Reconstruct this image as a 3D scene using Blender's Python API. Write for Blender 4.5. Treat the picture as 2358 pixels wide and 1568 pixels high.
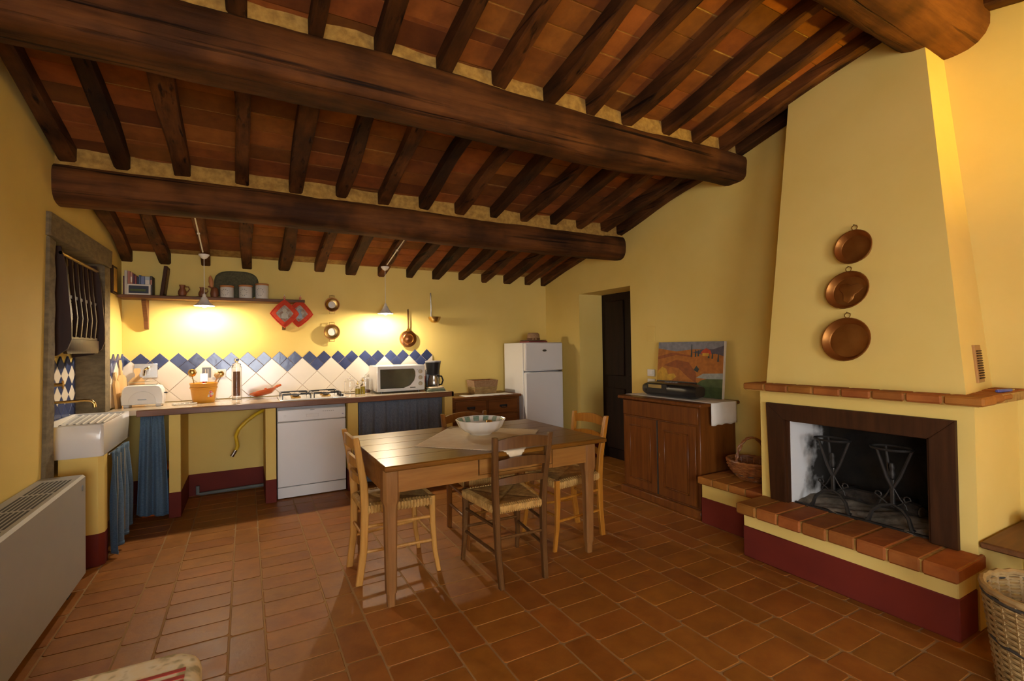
import bpy, math, random
from mathutils import Vector, Matrix
R = math.radians
random.seed(7)
for o in list(bpy.data.objects): bpy.data.objects.remove(o)
sc = bpy.context.scene
COL = sc.collection

# ------------------------------------------------------------------ camera
F = 1110.0; YAW, PITCH, ROLL = R(28.95), R(0.8), R(-0.85); HC = 1.36
fwd = Vector((math.sin(YAW)*math.cos(PITCH), math.cos(YAW)*math.cos(PITCH), math.sin(PITCH)))
rt0 = Vector((math.cos(YAW), -math.sin(YAW), 0)); up0 = rt0.cross(fwd)
rt = rt0*math.cos(ROLL) + up0*math.sin(ROLL); up = up0*math.cos(ROLL) - rt0*math.sin(ROLL)
cam_d = bpy.data.cameras.new('camera'); cam = bpy.data.objects.new('camera', cam_d); COL.objects.link(cam)
cam_d.sensor_fit = 'HORIZONTAL'; cam_d.sensor_width = 36; cam_d.lens = 36*F/2358
cam_d.clip_start = 0.05; cam_d.clip_end = 100
cam.matrix_world = Matrix(((rt.x, up.x, -fwd.x, 0), (rt.y, up.y, -fwd.y, 0), (rt.z, up.z, -fwd.z, HC), (0, 0, 0, 1)))
sc.camera = cam
def proj(p):
    q = Vector(p) - Vector((0, 0, HC)); d = q.dot(fwd)
    if d < .1: return None
    return (1179 + F*q.dot(rt)/d, 784 - F*q.dot(up)/d, d)

# ------------------------------------------------------------------ world, daylight, exposure
w = bpy.data.worlds.new('sky'); sc.world = w; w.use_nodes = True
w.node_tree.nodes['Background'].inputs[0].default_value = (0.62, 0.78, 1.0, 1)
w.node_tree.nodes['Background'].inputs[1].default_value = 1.0
def area(name, loc, rot, sx, sy, power, color):
    l = bpy.data.lights.new(name, 'AREA'); l.shape = 'RECTANGLE'; l.size = sx; l.size_y = sy; l.energy = power; l.color = color
    o = bpy.data.objects.new(name, l); COL.objects.link(o); o.location = loc; o.rotation_euler = rot
    return o
# daylight through the window in the left wall and the glazed door in the rear wall (openings built below)
area('window_daylight', (-1.50, -1.75, 1.25), (0, R(-65), 0), 1.7, 1.6, 78, (0.97, 0.99, 1.0))
area('glazed_door_daylight', (0.05, -3.2, 1.05), (R(72), 0, 0), 1.5, 1.9, 125, (0.97, 0.98, 1.0))
BULB = 1650
vs = sc.view_settings
vs.view_transform = 'Standard'; vs.look = 'None'; vs.exposure = 0.42; vs.gamma = 1.0; vs.use_curve_mapping = False

# ------------------------------------------------------------------ materials
MATS = {}
def new_mat(name):
    m = bpy.data.materials.new(name); m.use_nodes = True
    nt = m.node_tree; b = nt.nodes['Principled BSDF']
    MATS[name] = m
    return m, nt, b
def ramp(nt, fac, cols):
    r = nt.nodes.new('ShaderNodeValToRGB'); e = r.color_ramp.elements
    while len(e) < len(cols): e.new(0.5)
    for i, (p, c) in enumerate(cols):
        e[i].position = p; e[i].color = (*c, 1)
    nt.links.new(fac, r.inputs[0]); return r.outputs[0]
def coords(nt, scale, kind='Object'):
    tc = nt.nodes.new('ShaderNodeTexCoord'); mp = nt.nodes.new('ShaderNodeMapping')
    mp.inputs['Scale'].default_value = scale
    nt.links.new(tc.outputs[kind], mp.inputs[0]); return mp.outputs[0]
def noise(nt, vec, scale, detail=4, rough=.55):
    n = nt.nodes.new('ShaderNodeTexNoise'); n.inputs['Scale'].default_value = scale
    n.inputs['Detail'].default_value = detail; n.inputs['Roughness'].default_value = rough
    nt.links.new(vec, n.inputs['Vector']); return n.outputs['Fac']
def bump(nt, b, h, strength, dist=.01):
    n = nt.nodes.new('ShaderNodeBump'); n.inputs['Strength'].default_value = strength; n.inputs['Distance'].default_value = dist
    nt.links.new(h, n.inputs['Height']); nt.links.new(n.outputs[0], b.inputs['Normal'])
def vary(nt, col, amount, hue=0.0):
    oi = nt.nodes.new('ShaderNodeObjectInfo'); mr = nt.nodes.new('ShaderNodeMapRange')
    mr.inputs['To Min'].default_value = 1-amount; mr.inputs['To Max'].default_value = 1+amount
    nt.links.new(oi.outputs['Random'], mr.inputs['Value'])
    h = nt.nodes.new('ShaderNodeHueSaturation'); nt.links.new(mr.outputs[0], h.inputs['Value']); nt.links.new(col, h.inputs['Color'])
    if hue:
        m2 = nt.nodes.new('ShaderNodeMapRange'); m2.inputs['To Min'].default_value = .5-hue; m2.inputs['To Max'].default_value = .5+hue
        ma = nt.nodes.new('ShaderNodeMath'); ma.operation = 'FRACT'; mm = nt.nodes.new('ShaderNodeMath'); mm.operation = 'MULTIPLY'; mm.inputs[1].default_value = 7.31
        nt.links.new(oi.outputs['Random'], mm.inputs[0]); nt.links.new(mm.outputs[0], ma.inputs[0]); nt.links.new(ma.outputs[0], m2.inputs['Value'])
        nt.links.new(m2.outputs[0], h.inputs['Hue'])
    return h.outputs[0]
def plain(name, c, rough=.5, metal=0, c2=None, scale=8, bmp=0, bscale=60, vr=0, coat=0, trans=0, emit=0, stretch=(1, 1, 1), hue=0, spec=.5):
    m, nt, b = new_mat(name)
    b.inputs['Roughness'].default_value = rough; b.inputs['Metallic'].default_value = metal
    b.inputs['Coat Weight'].default_value = coat; b.inputs['Coat Roughness'].default_value = .12
    b.inputs['Transmission Weight'].default_value = trans; b.inputs['Specular IOR Level'].default_value = spec
    if emit:
        b.inputs['Emission Color'].default_value = (*c, 1); b.inputs['Emission Strength'].default_value = emit
    v = coords(nt, stretch)
    c2 = c2 or tuple(x*.9 for x in c)
    col = ramp(nt, noise(nt, v, scale), [(.35, c2), (.65, c)])
    if vr or hue: col = vary(nt, col, vr, hue)
    nt.links.new(col, b.inputs['Base Color'])
    if bmp: bump(nt, b, noise(nt, v, bscale, 3), bmp, .004)
    return m
def wood(name, c1, c2, axis=2, rough=.4, scale=1.0, coat=0, vr=.12, bmp=.15):
    m, nt, b = new_mat(name)
    s = [16*scale]*3; s[axis] = 1.3*scale
    v = coords(nt, s)
    col = ramp(nt, noise(nt, v, 2.0, 6, .6), [(.3, c1), (.7, c2)])
    if vr: col = vary(nt, col, vr)
    nt.links.new(col, b.inputs['Base Color'])
    b.inputs['Roughness'].default_value = rough; b.inputs['Coat Weight'].default_value = coat*.6; b.inputs['Coat Roughness'].default_value = .15; b.inputs['Specular IOR Level'].default_value = .22
    bump(nt, b, noise(nt, v, 3.0, 5, .6), bmp, .004)
    return m
def hewn(name, c1, c2, axis, vr):
    m, nt, b = new_mat(name)
    s1 = [9]*3; s1[axis] = .8; s2 = [26]*3; s2[axis] = .55
    v1 = coords(nt, s1); v2 = coords(nt, s2); v3 = coords(nt, (1, 1, 1))
    oi = nt.nodes.new('ShaderNodeObjectInfo')
    n1 = noise(nt, v1, 1.6, 7, .65); n2 = noise(nt, v2, 1.0, 4, .5); n3 = noise(nt, v3, 3.2, 3, .5)
    grain = ramp(nt, n1, [(.30, c1), (.72, c2)])
    crack = ramp(nt, n2, [(.30, (.12, .10, .08)), (.40, (1, 1, 1))])
    patch = ramp(nt, n3, [(.34, (.45, .42, .40)), (.60, (1.15, 1.1, 1.0))])
    mx = nt.nodes.new('ShaderNodeMix'); mx.data_type = 'RGBA'; mx.blend_type = 'MULTIPLY'; mx.inputs['Factor'].default_value = 1
    nt.links.new(grain, mx.inputs['A']); nt.links.new(crack, mx.inputs['B'])
    m2 = nt.nodes.new('ShaderNodeMix'); m2.data_type = 'RGBA'; m2.blend_type = 'MULTIPLY'; m2.inputs['Factor'].default_value = 1
    nt.links.new(mx.outputs['Result'], m2.inputs['A']); nt.links.new(patch, m2.inputs['B'])
    nt.links.new(vary(nt, m2.outputs['Result'], vr), b.inputs['Base Color'])
    b.inputs['Roughness'].default_value = .75; b.inputs['Specular IOR Level'].default_value = .2
    ad = nt.nodes.new('ShaderNodeMath'); ad.operation = 'ADD'; nt.links.new(n1, ad.inputs[0]); nt.links.new(crack, ad.inputs[1])
    bump(nt, b, ad.outputs[0], .8, .008)
    return m
def weave(name, c1, c2, sx, sy, rough=.85, bmp=.4):
    m, nt, b = new_mat(name)
    v = coords(nt, (sx, sx, sy)); n1 = noise(nt, v, 1.0, 3)
    nt.links.new(ramp(nt, n1, [(.3, c1), (.7, c2)]), b.inputs['Base Color'])
    b.inputs['Roughness'].default_value = rough; b.inputs['Sheen Weight'].default_value = .1
    bump(nt, b, n1, bmp, .003)
    return m
def glassy(name, c=(1, 1, 1), rough=.02):
    m, nt, b = new_mat(name)
    b.inputs['Base Color'].default_value = (*c, 1); b.inputs['Transmission Weight'].default_value = 1
    b.inputs['Roughness'].default_value = rough; b.inputs['IOR'].default_value = 1.3
    return m

YEL = (0.77, 0.575, 0.175)
plain('plaster', YEL, .75, c2=(0.74, 0.54, 0.15), scale=2.2, bmp=.12, bscale=14, spec=.2)
plain('red_paint', (0.165, 0.022, 0.012), .65, c2=(0.13, 0.018, 0.011), scale=3, bmp=.08, bscale=20, spec=.2)
plain('grout', (0.36, 0.20, 0.07), .9, bmp=.3, bscale=90)
plain('mortar', (0.46, 0.27, 0.06), .95, c2=(0.28, 0.15, 0.03), scale=25, bmp=.8, bscale=60)
def terracotta(name, a, b_, rough, vr, hue, bm=.25):
    m, nt, b = new_mat(name)
    v = coords(nt, (1, 1, 1), 'Object')
    oi = nt.nodes.new('ShaderNodeObjectInfo'); ad = nt.nodes.new('ShaderNodeVectorMath'); ad.operation = 'ADD'
    mu = nt.nodes.new('ShaderNodeVectorMath'); mu.operation = 'SCALE'; mu.inputs['Scale'].default_value = 37.0
    cmb = nt.nodes.new('ShaderNodeCombineXYZ')
    for i in range(3): nt.links.new(oi.outputs['Random'], cmb.inputs[i])
    nt.links.new(cmb.outputs[0], mu.inputs[0]); nt.links.new(v, ad.inputs[0]); nt.links.new(mu.outputs[0], ad.inputs[1])
    n1 = noise(nt, ad.outputs[0], 9, 6, .62)
    col = ramp(nt, n1, [(.3, a), (.7, b_)])
    nt.links.new(vary(nt, col, vr, hue), b.inputs['Base Color']); b.inputs['Specular IOR Level'].default_value = .28
    rr = nt.nodes.new('ShaderNodeMapRange'); rr.inputs['To Min'].default_value = rough-.1; rr.inputs['To Max'].default_value = rough+.15
    nt.links.new(n1, rr.inputs['Value']); nt.links.new(rr.outputs[0], b.inputs['Roughness'])
    bump(nt, b, noise(nt, ad.outputs[0], 22, 5), bm, .006)
    return m
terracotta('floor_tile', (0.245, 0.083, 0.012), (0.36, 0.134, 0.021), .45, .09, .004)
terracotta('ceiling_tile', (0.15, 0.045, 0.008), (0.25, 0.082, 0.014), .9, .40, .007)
terracotta('brick', (0.26, 0.080, 0.012), (0.37, 0.130, 0.022), .7, .15, .01, .6)
hewn('beam_wood', (0.050, 0.016, 0.004), (0.165, 0.062, 0.014), 0, .05)
hewn('rafter_wood', (0.032, 0.011, 0.003), (0.125, 0.046, 0.011), 1, .55)
wood('table_wood', (0.125, 0.046, 0.005), (0.22, 0.088, 0.010), 0, .32, 1, .2, 0, .1)
wood('table_leg_wood', (0.185, 0.078, 0.020), (0.285, 0.13, 0.038), 2, .5, 1, 0, 0, .15)
wood('apron_wood', (0.22, 0.088, 0.016), (0.34, 0.15, 0.032), 0, .45, 1, 0, 0, .15)
wood('honey_wood', (0.42, 0.195, 0.035), (0.58, 0.30, 0.075), 2, .36, 1.6, .2, .05, .08)
wood('amber_wood', (0.33, 0.12, 0.012), (0.46, 0.19, 0.022), 2, .34, 1.6, .25, .05, .08)
wood('walnut_wood', (0.085, 0.036, 0.010), (0.14, 0.062, 0.018), 2, .36, 1.6, .2, .05, .08)
wood('cherry_wood', (0.13, 0.045, 0.008), (0.21, 0.076, 0.014), 2, .36, 1.6, .2, .05, .08)
wood('cabinet_wood', (0.10, 0.028, 0.005), (0.19, 0.060, 0.009), 2, .38, .9, .2, .06, .1)
wood('chest_wood', (0.11, 0.035, 0.007), (0.20, 0.070, 0.014), 0, .4, .9, .1, .06, .1)
wood('rack_wood', (0.020, 0.007, 0.002), (0.046, 0.016, 0.005), 2, .5, 1, 0, .05, .1)
wood('frame_wood', (0.030, 0.010, 0.003), (0.062, 0.022, 0.006), 2, .6, 1, 0, .1, .1)
wood('door_wood', (0.008, 0.0035, 0.002), (0.02, 0.008, 0.004), 2, .6, 1, 0, .1, .1)
wood('edge_wood', (0.15, 0.06, 0.026), (0.24, 0.10, 0.045), 0, .35, 1, .2, 0, .08)
wood('shelf_wood', (0.10, 0.040, 0.014), (0.18, 0.075, 0.026), 0, .45, 1, 0, .1, .1)
wood('board_wood', (0.55, 0.33, 0.13), (0.70, 0.46, 0.22), 2, .6, 1, 0, .1, .08)
plain('stone', (0.20, 0.150, 0.080), .9, c2=(0.125, 0.095, 0.05), scale=14, bmp=.9, bscale=45, stretch=(1, 1, 2.2))
plain('white_tile', (0.78, 0.70, 0.58), .18, c2=(0.74, 0.66, 0.54), scale=3, bmp=.05, bscale=8, vr=.02)
plain('blue_tile', (0.045, 0.064, 0.16), .16, c2=(0.03, 0.044, 0.115), scale=9, bmp=.25, bscale=18, vr=.22)
plain('joint', (0.62, 0.47, 0.34), .9)
plain('counter_top', (0.60, 0.50, 0.36), .12, c2=(0.52, 0.42, 0.29), scale=4)
plain('enamel', (0.80, 0.79, 0.76), .22, coat=.3, c2=(0.79, 0.78, 0.75))
plain('fridge_white', (0.74, 0.72, 0.68), .35, c2=(0.73, 0.71, 0.67))
plain('sink_ceramic', (0.78, 0.75, 0.69), .15, coat=.4, c2=(0.77, 0.74, 0.68))
plain('radiator_paint', (0.36, 0.35, 0.33), .5, c2=(0.35, 0.34, 0.32))
plain('dark_slot', (0.03, 0.028, 0.02), .8)
plain('black_plastic', (0.012, 0.012, 0.013), .3, coat=.2)
plain('grey_plastic', (0.25, 0.25, 0.26), .4)
plain('white_plastic', (0.80, 0.76, 0.68), .4)
plain('knob_beige', (0.50, 0.42, 0.29), .4)
plain('steel', (0.55, 0.53, 0.50), .25, 1)
plain('chrome', (0.75, 0.74, 0.72), .08, 1)
plain('brass', (0.55, 0.36, 0.12), .28, 1, c2=(0.42, 0.26, 0.08), scale=12)
plain('copper', (0.44, 0.20, 0.075), .30, 1, c2=(0.32, 0.125, 0.045), scale=7, bmp=.1, bscale=30)
plain('old_copper', (0.36, 0.150, 0.030), .42, .75, c2=(0.25, 0.092, 0.016), scale=6, bmp=.15, bscale=25)
plain('iron', (0.045, 0.040, 0.036), .55, .6, c2=(0.03, 0.026, 0.022), scale=20, bmp=.3, bscale=60)
plain('soot', (0.006, 0.005, 0.004), .98, c2=(0.018, 0.013, 0.008), scale=6, bmp=.4)
m_, nt_, b_ = new_mat('sooty_plaster')
v_ = coords(nt_, (1, 1, 1)); n_ = noise(nt_, v_, 7, 5)
sx_ = nt_.nodes.new('ShaderNodeSeparateXYZ'); nt_.links.new(v_, sx_.inputs[0])
mr_ = nt_.nodes.new('ShaderNodeMapRange'); mr_.inputs['From Min'].default_value = 3.0; mr_.inputs['From Max'].default_value = 3.45; mr_.inputs['To Min'].default_value = .30; mr_.inputs['To Max'].default_value = -.32
nt_.links.new(sx_.outputs[0], mr_.inputs['Value'])
ad_ = nt_.nodes.new('ShaderNodeMath'); nt_.links.new(mr_.outputs[0], ad_.inputs[0]); nt_.links.new(n_, ad_.inputs[1])
nt_.links.new(ramp(nt_, ad_.outputs[0], [(.30, (0.02, 0.016, 0.012)), (.55, (0.72, 0.71, 0.69))]), b_.inputs['Base Color']); b_.inputs['Roughness'].default_value = .85
plain('ash', (0.27, 0.215, 0.155), .95, c2=(0.10, 0.078, 0.052), scale=9, bmp=.6, bscale=40)
plain('charred_log', (0.05, 0.035, 0.024), .95, c2=(0.015, 0.012, 0.01), scale=20, bmp=.8)
weave('denim', (0.055, 0.108, 0.175), (0.115, 0.19, 0.275), 70, 260)
weave('denim_dark', (0.080, 0.098, 0.130), (0.145, 0.165, 0.205), 160, 60)
plain('denim_stitch', (0.42, 0.34, 0.22), .8)
plain('rush', (0.60, 0.35, 0.10), .7, c2=(0.38, 0.205, 0.05), scale=30, bmp=.4, bscale=120)
plain('wicker_red', (0.36, 0.135, 0.036), .4, c2=(0.19, 0.06, 0.016), scale=18, bmp=.3, bscale=80)
plain('wicker_tan', (0.42, 0.285, 0.115), .6, c2=(0.30, 0.185, 0.065), scale=20, bmp=.3, bscale=80)
plain('wicker_dark', (0.05, 0.04, 0.032), .7)
plain('linen', (0.72, 0.60, 0.42), .9, c2=(0.66, 0.53, 0.35), scale=12, bmp=.2, bscale=150)
plain('lace', (0.76, 0.72, 0.64), .9, c2=(0.70, 0.66, 0.58), scale=12, bmp=.3, bscale=150)
plain('bowl_white', (0.80, 0.77, 0.70), .16, coat=.5, c2=(0.79, 0.76, 0.69))
plain('bowl_green', (0.22, 0.34, 0.26), .16, coat=.5, c2=(0.32, 0.43, 0.34), scale=10)
glassy('glass'); glassy('dark_glass', (.35, .42, .42), .05)
plain('window_glass_dark', (0.03, 0.045, 0.048), .06, coat=1, c2=(0.02, 0.03, 0.033))
plain('oil', (0.55, 0.42, 0.03), .1, trans=.5)
plain('spaghetti', (0.20, 0.09, 0.04), .6, c2=(0.10, 0.04, 0.02), scale=60, stretch=(1, 1, .05))
plain('yellow_plastic', (0.80, 0.52, 0.02), .35)
plain('bucket_orange', (0.72, 0.33, 0.025), .3, coat=.3, c2=(0.66, 0.28, 0.02))
plain('red_plastic', (0.60, 0.05, 0.015), .3)
plain('terracotta_red', (0.55, 0.10, 0.022), .25, coat=.5)
plain('mitt_red', (0.62, 0.055, 0.012), .85, c2=(0.50, 0.035, 0.01), scale=30, bmp=.4, bscale=150)
plain('mitt_pattern', (0.42, 0.40, 0.36), .9, c2=(0.28, 0.16, 0.10), scale=40)
plain('terracotta_lid', (0.50, 0.20, 0.06), .6)
plain('terracotta_dark', (0.22, 0.075, 0.026), .5)
plain('canister', (0.74, 0.71, 0.63), .3, coat=.3)
plain('canister_print', (0.30, 0.30, 0.26), .4)
plain('tray_green', (0.115, 0.105, 0.05), .8, c2=(0.07, 0.065, 0.03), scale=60, bmp=.6, bscale=140)
plain('straw', (0.36, 0.215, 0.105), .9, c2=(0.28, 0.155, 0.07), scale=60, bmp=.4, bscale=160)
plain('cloth_green', (0.13, 0.17, 0.12), .9, c2=(0.20, 0.24, 0.17), scale=25)
plain('orange_plastic', (0.60, 0.12, 0.012), .35)
plain('pipe_grey', (0.16, 0.18, 0.17), .5)
plain('carton_red', (0.62, 0.07, 0.02), .5); plain('carton_yellow', (0.75, 0.45, 0.05), .5); plain('paper', (0.75, 0.70, 0.60), .8)
plain('blue_plastic', (0.08, 0.10, 0.35), .35)
plain('vent_brown', (0.42, 0.21, 0.055), .5)
plain('shade_white', (0.72, 0.72, 0.66), .25, coat=.4)
plain('radio_display', (0.36, 0.25, 0.08), .35, .3)
plain('logo_grey', (0.18, 0.18, 0.17), .3, .8)
for nm, c in (('p_sky', (0.24, 0.24, 0.27)), ('p_orange', (0.46, 0.155, 0.02)), ('p_rust', (0.30, 0.085, 0.018)), ('p_yellow', (0.62, 0.34, 0.03)), ('p_green', (0.085, 0.12, 0.035)), ('p_dark', (0.05, 0.065, 0.06)), ('p_pale', (0.36, 0.38, 0.36)), ('p_red', (0.50, 0.06, 0.015)), ('p_hill', (0.10, 0.085, 0.11))):
    plain(nm, c, .7, c2=tuple(x*.72 for x in c), scale=22, bmp=.3, bscale=40)
BOOKC = [(0.10, 0.02, 0.02), (0.55, 0.50, 0.40), (0.42, 0.16, 0.10), (0.55, 0.25, 0.16), (0.10, 0.03, 0.06), (0.25, 0.05, 0.04), (0.03, 0.04, 0.07), (0.08, 0.12, 0.22), (0.16, 0.20, 0.34), (0.42, 0.50, 0.55), (0.06, 0.05, 0.04)]
for i, c in enumerate(BOOKC): plain('book%d' % i, c, .6)
m_, nt_, b_ = new_mat('bulb_glow')
b_.inputs['Base Color'].default_value = (1, .9, .7, 1); b_.inputs['Emission Color'].default_value = (1.0, 0.84, 0.64, 1); b_.inputs['Emission Strength'].default_value = BULB
m_, nt_, b_ = new_mat('uplighter_glow')
b_.inputs['Base Color'].default_value = (1, .8, .5, 1); b_.inputs['Emission Color'].default_value = (1.0, 0.68, 0.06, 1); b_.inputs['Emission Strength'].default_value = 2100
# floral upholstery
m_, nt_, b_ = new_mat('floral')
v_ = coords(nt_, (1, 1, 1)); n_ = noise(nt_, v_, 22, 2, .4)
nt_.links.new(ramp(nt_, n_, [(.36, (0.48, 0.42, 0.24)), (.45, (0.86, 0.76, 0.54)), (.60, (0.88, 0.82, 0.66)), (.70, (0.55, 0.48, 0.28))]), b_.inputs['Base Color']); b_.inputs['Roughness'].default_value = .85
plain('stripe_red', (0.42, 0.05, 0.035), .85)

# ------------------------------------------------------------------ mesh builder
class MB:
    def __init__(s): s.v = []; s.f = []
    def add(s, vs, fs):
        k = len(s.v); s.v += [tuple(p) for p in vs]; s.f += [tuple(i+k for i in q) for q in fs]; return s
    def box(s, x0, x1, y0, y1, z0, z1, c=0.0, xf=None):
        if x1 < x0: x0, x1 = x1, x0
        if y1 < y0: y0, y1 = y1, y0
        if z1 < z0: z0, z1 = z1, z0
        if c <= 0:
            vs = [(x, y, z) for z in (z0, z1) for y in (y0, y1) for x in (x0, x1)]
            fs = [(0, 2, 3, 1), (4, 5, 7, 6), (0, 1, 5, 4), (2, 6, 7, 3), (0, 4, 6, 2), (1, 3, 7, 5)]
        else:
            c = min(c, (x1-x0)*.45, (y1-y0)*.45, (z1-z0)*.45)
            vs = []; idx = {}
            for zi, z in enumerate((z0, z1)):
                for yi, y in enumerate((y0, y1)):
                    for xi, x in enumerate((x0, x1)):
                        sx, sy, sz = (1 if xi == 0 else -1), (1 if yi == 0 else -1), (1 if zi == 0 else -1)
                        idx[xi, yi, zi, 'x'] = len(vs); vs.append((x, y+sy*c, z+sz*c))
                        idx[xi, yi, zi, 'y'] = len(vs); vs.append((x+sx*c, y, z+sz*c))
                        idx[xi, yi, zi, 'z'] = len(vs); vs.append((x+sx*c, y+sy*c, z))
            I = idx; fs = []
            fs.append([I[0,0,0,'x'], I[0,0,1,'x'], I[0,1,1,'x'], I[0,1,0,'x']]); fs.append([I[1,0,0,'x'], I[1,1,0,'x'], I[1,1,1,'x'], I[1,0,1,'x']])
            fs.append([I[0,0,0,'y'], I[1,0,0,'y'], I[1,0,1,'y'], I[0,0,1,'y']]); fs.append([I[0,1,0,'y'], I[0,1,1,'y'], I[1,1,1,'y'], I[1,1,0,'y']])
            fs.append([I[0,0,0,'z'], I[0,1,0,'z'], I[1,1,0,'z'], I[1,0,0,'z']]); fs.append([I[0,0,1,'z'], I[1,0,1,'z'], I[1,1,1,'z'], I[0,1,1,'z']])
            for a in (0, 1):
                for b in (0, 1):
                    q = [I[0,a,b,'y'], I[1,a,b,'y'], I[1,a,b,'z'], I[0,a,b,'z']]; fs.append(q if (a == 0) != (b == 0) else q[::-1])
                    q = [I[a,0,b,'x'], I[a,1,b,'x'], I[a,1,b,'z'], I[a,0,b,'z']]; fs.append(q if (a == 0) == (b == 0) else q[::-1])
                    q = [I[a,b,0,'x'], I[a,b,1,'x'], I[a,b,1,'y'], I[a,b,0,'y']]; fs.append(q if (a == 0) != (b == 0) else q[::-1])
            for a in (0, 1):
                for b in (0, 1):
                    for d in (0, 1):
                        t = [I[a,b,d,'x'], I[a,b,d,'y'], I[a,b,d,'z']]; fs.append(t if (a+b+d) % 2 == 0 else t[::-1])
        if xf: vs = [xf(p) for p in vs]
        return s.add(vs, fs)
    def prism(s, poly, a0, a1, axis='z', c=0.0, xf=None):
        """polygon (2d) extruded along axis; c insets the a1 face as a chamfer. axis z:(x,y) y:(x,z) x:(y,z)"""
        n = len(poly)
        def P(p, a):
            return (p[0], p[1], a) if axis == 'z' else ((p[0], a, p[1]) if axis == 'y' else (a, p[0], p[1]))
        cx = sum(p[0] for p in poly)/n; cy = sum(p[1] for p in poly)/n
        rings = [[P(p, a0) for p in poly]]
        if c > 0:
            d = c if a1 > a0 else -c
            rings.append([P(p, a1-d) for p in poly])
            ins = []
            for p in poly:
                L = math.hypot(p[0]-cx, p[1]-cy) or 1; k = max(0, 1-1.3*c/L); ins.append((cx+(p[0]-cx)*k, cy+(p[1]-cy)*k))
            rings.append([P(p, a1) for p in ins])
        else: rings.append([P(p, a1) for p in poly])
        vs = [p for r in rings for p in r]
        if xf: vs = [xf(p) for p in vs]
        fs = []
        for k in range(len(rings)-1):
            for i in range(n):
                j = (i+1) % n; fs.append((k*n+i, k*n+j, (k+1)*n+j, (k+1)*n+i))
        fs.append(tuple(range(n-1, -1, -1))); fs.append(tuple((len(rings)-1)*n+i for i in range(n)))
        return s.add(vs, fs)
    def loft(s, rings, closed=True, cap=True):
        n = len(rings[0]); vs = [p for r in rings for p in r]; fs = []
        for k in range(len(rings)-1):
            for i in range(n if closed else n-1):
                j = (i+1) % n; fs.append((k*n+i, k*n+j, (k+1)*n+j, (k+1)*n+i))
        if cap and closed:
            fs.append(tuple(range(n-1, -1, -1))); fs.append(tuple((len(rings)-1)*n+i for i in range(n)))
        return s.add(vs, fs)
    def tube(s, path, r, n=8, cap=True, closed=False, flat=1.0):
        P = [Vector(p) for p in path]; m = len(P); rings = []
        up_ = None
        for i in range(m):
            if closed: t = (P[(i+1) % m]-P[i-1])
            else: t = P[min(i+1, m-1)]-P[max(i-1, 0)]
            if t.length < 1e-9: t = Vector((0, 0, 1))
            t.normalize()
            if up_ is None:
                up_ = Vector((0, 0, 1)) if abs(t.z) < .9 else Vector((0, 1, 0))
            a = t.cross(up_);
            if a.length < 1e-6: a = t.cross(Vector((1, 0, 0)))
            a.normalize(); b = a.cross(t).normalized(); up_ = b
            rr = r[i] if isinstance(r, (list, tuple)) else r
            rings.append([tuple(P[i]+a*rr*math.cos(2*math.pi*k/n)+b*rr*flat*math.sin(2*math.pi*k/n)) for k in range(n)])
        if closed: rings.append(rings[0])
        return s.loft(rings, True, cap and not closed)
    def lathe(s, prof, n=24, cx=0, cy=0, z=0, sx=1, sy=1, xf=None, wav=None):
        rings = []
        for r, h in prof:
            ring = []
            for k in range(n):
                a = 2*math.pi*k/n; q = r*(1+(wav(a, h) if wav else 0))
                ring.append((cx+q*math.cos(a)*sx, cy+q*math.sin(a)*sy, z+h))
            if xf: ring = [xf(p) for p in ring]
            rings.append(ring)
        return s.loft(rings)
    def bar(s, path, w, d, axis='z'):
        """rectangular bar along a path; w,d may be lists. axis z: w in x, d in y ; axis x: w in y, d in z; axis y: w in x, d in z"""
        rings = []
        for i, p in enumerate(path):
            ww = (w[i] if isinstance(w, (list, tuple)) else w)/2; dd = (d[i] if isinstance(d, (list, tuple)) else d)/2
            ch = min(ww, dd)*.35
            o8 = [(-ww+ch, -dd), (ww-ch, -dd), (ww, -dd+ch), (ww, dd-ch), (ww-ch, dd), (-ww+ch, dd), (-ww, dd-ch), (-ww, -dd+ch)]
            if axis == 'z': rings.append([(p[0]+a, p[1]+b, p[2]) for a, b in o8])
            elif axis == 'x': rings.append([(p[0], p[1]+a, p[2]+b) for a, b in o8])
            else: rings.append([(p[0]-a, p[1], p[2]+b) for a, b in o8])
        return s.loft(rings)
    def grid(s, nx, ny, fn):
        vs = [fn(i/nx, j/ny) for j in range(ny+1) for i in range(nx+1)]
        fs = [(j*(nx+1)+i, j*(nx+1)+i+1, (j+1)*(nx+1)+i+1, (j+1)*(nx+1)+i) for j in range(ny) for i in range(nx)]
        return s.add(vs, fs)
    def mesh(s, name, mat, smooth=True, ang=38):
        me = bpy.data.meshes.new(name); me.from_pydata(s.v, [], s.f); me.update()
        import bmesh
        bm = bmesh.new(); bm.from_mesh(me); bmesh.ops.recalc_face_normals(bm, faces=bm.faces); bm.to_mesh(me); bm.free()
        if mat: me.materials.append(MATS[mat])
        if smooth:
            me.polygons.foreach_set('use_smooth', [True]*len(me.polygons)); me.set_sharp_from_angle(angle=R(ang))
        return me
def link(name, me, parent=None, loc=None, rot=None):
    o = bpy.data.objects.new(name, me); COL.objects.link(o)
    if parent is not None: o.parent = parent
    if loc is not None: o.location = loc
    if rot is not None: o.rotation_euler = rot
    return o
def part(name, mb, mat, parent=None, loc=None, rot=None, smooth=True, ang=38, solid=0, label=None):
    o = link(name, mb.mesh(name, mat, smooth, ang), parent, loc, rot)
    if solid:
        md = o.modifiers.new('thickness', 'SOLIDIFY'); md.thickness = solid; md.offset = 0
    if label: o['label'] = label
    return o
def tag(o, label, cat, group=None):
    o['label'] = label; o['category'] = cat
    if group: o['group'] = group
    return o
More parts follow.
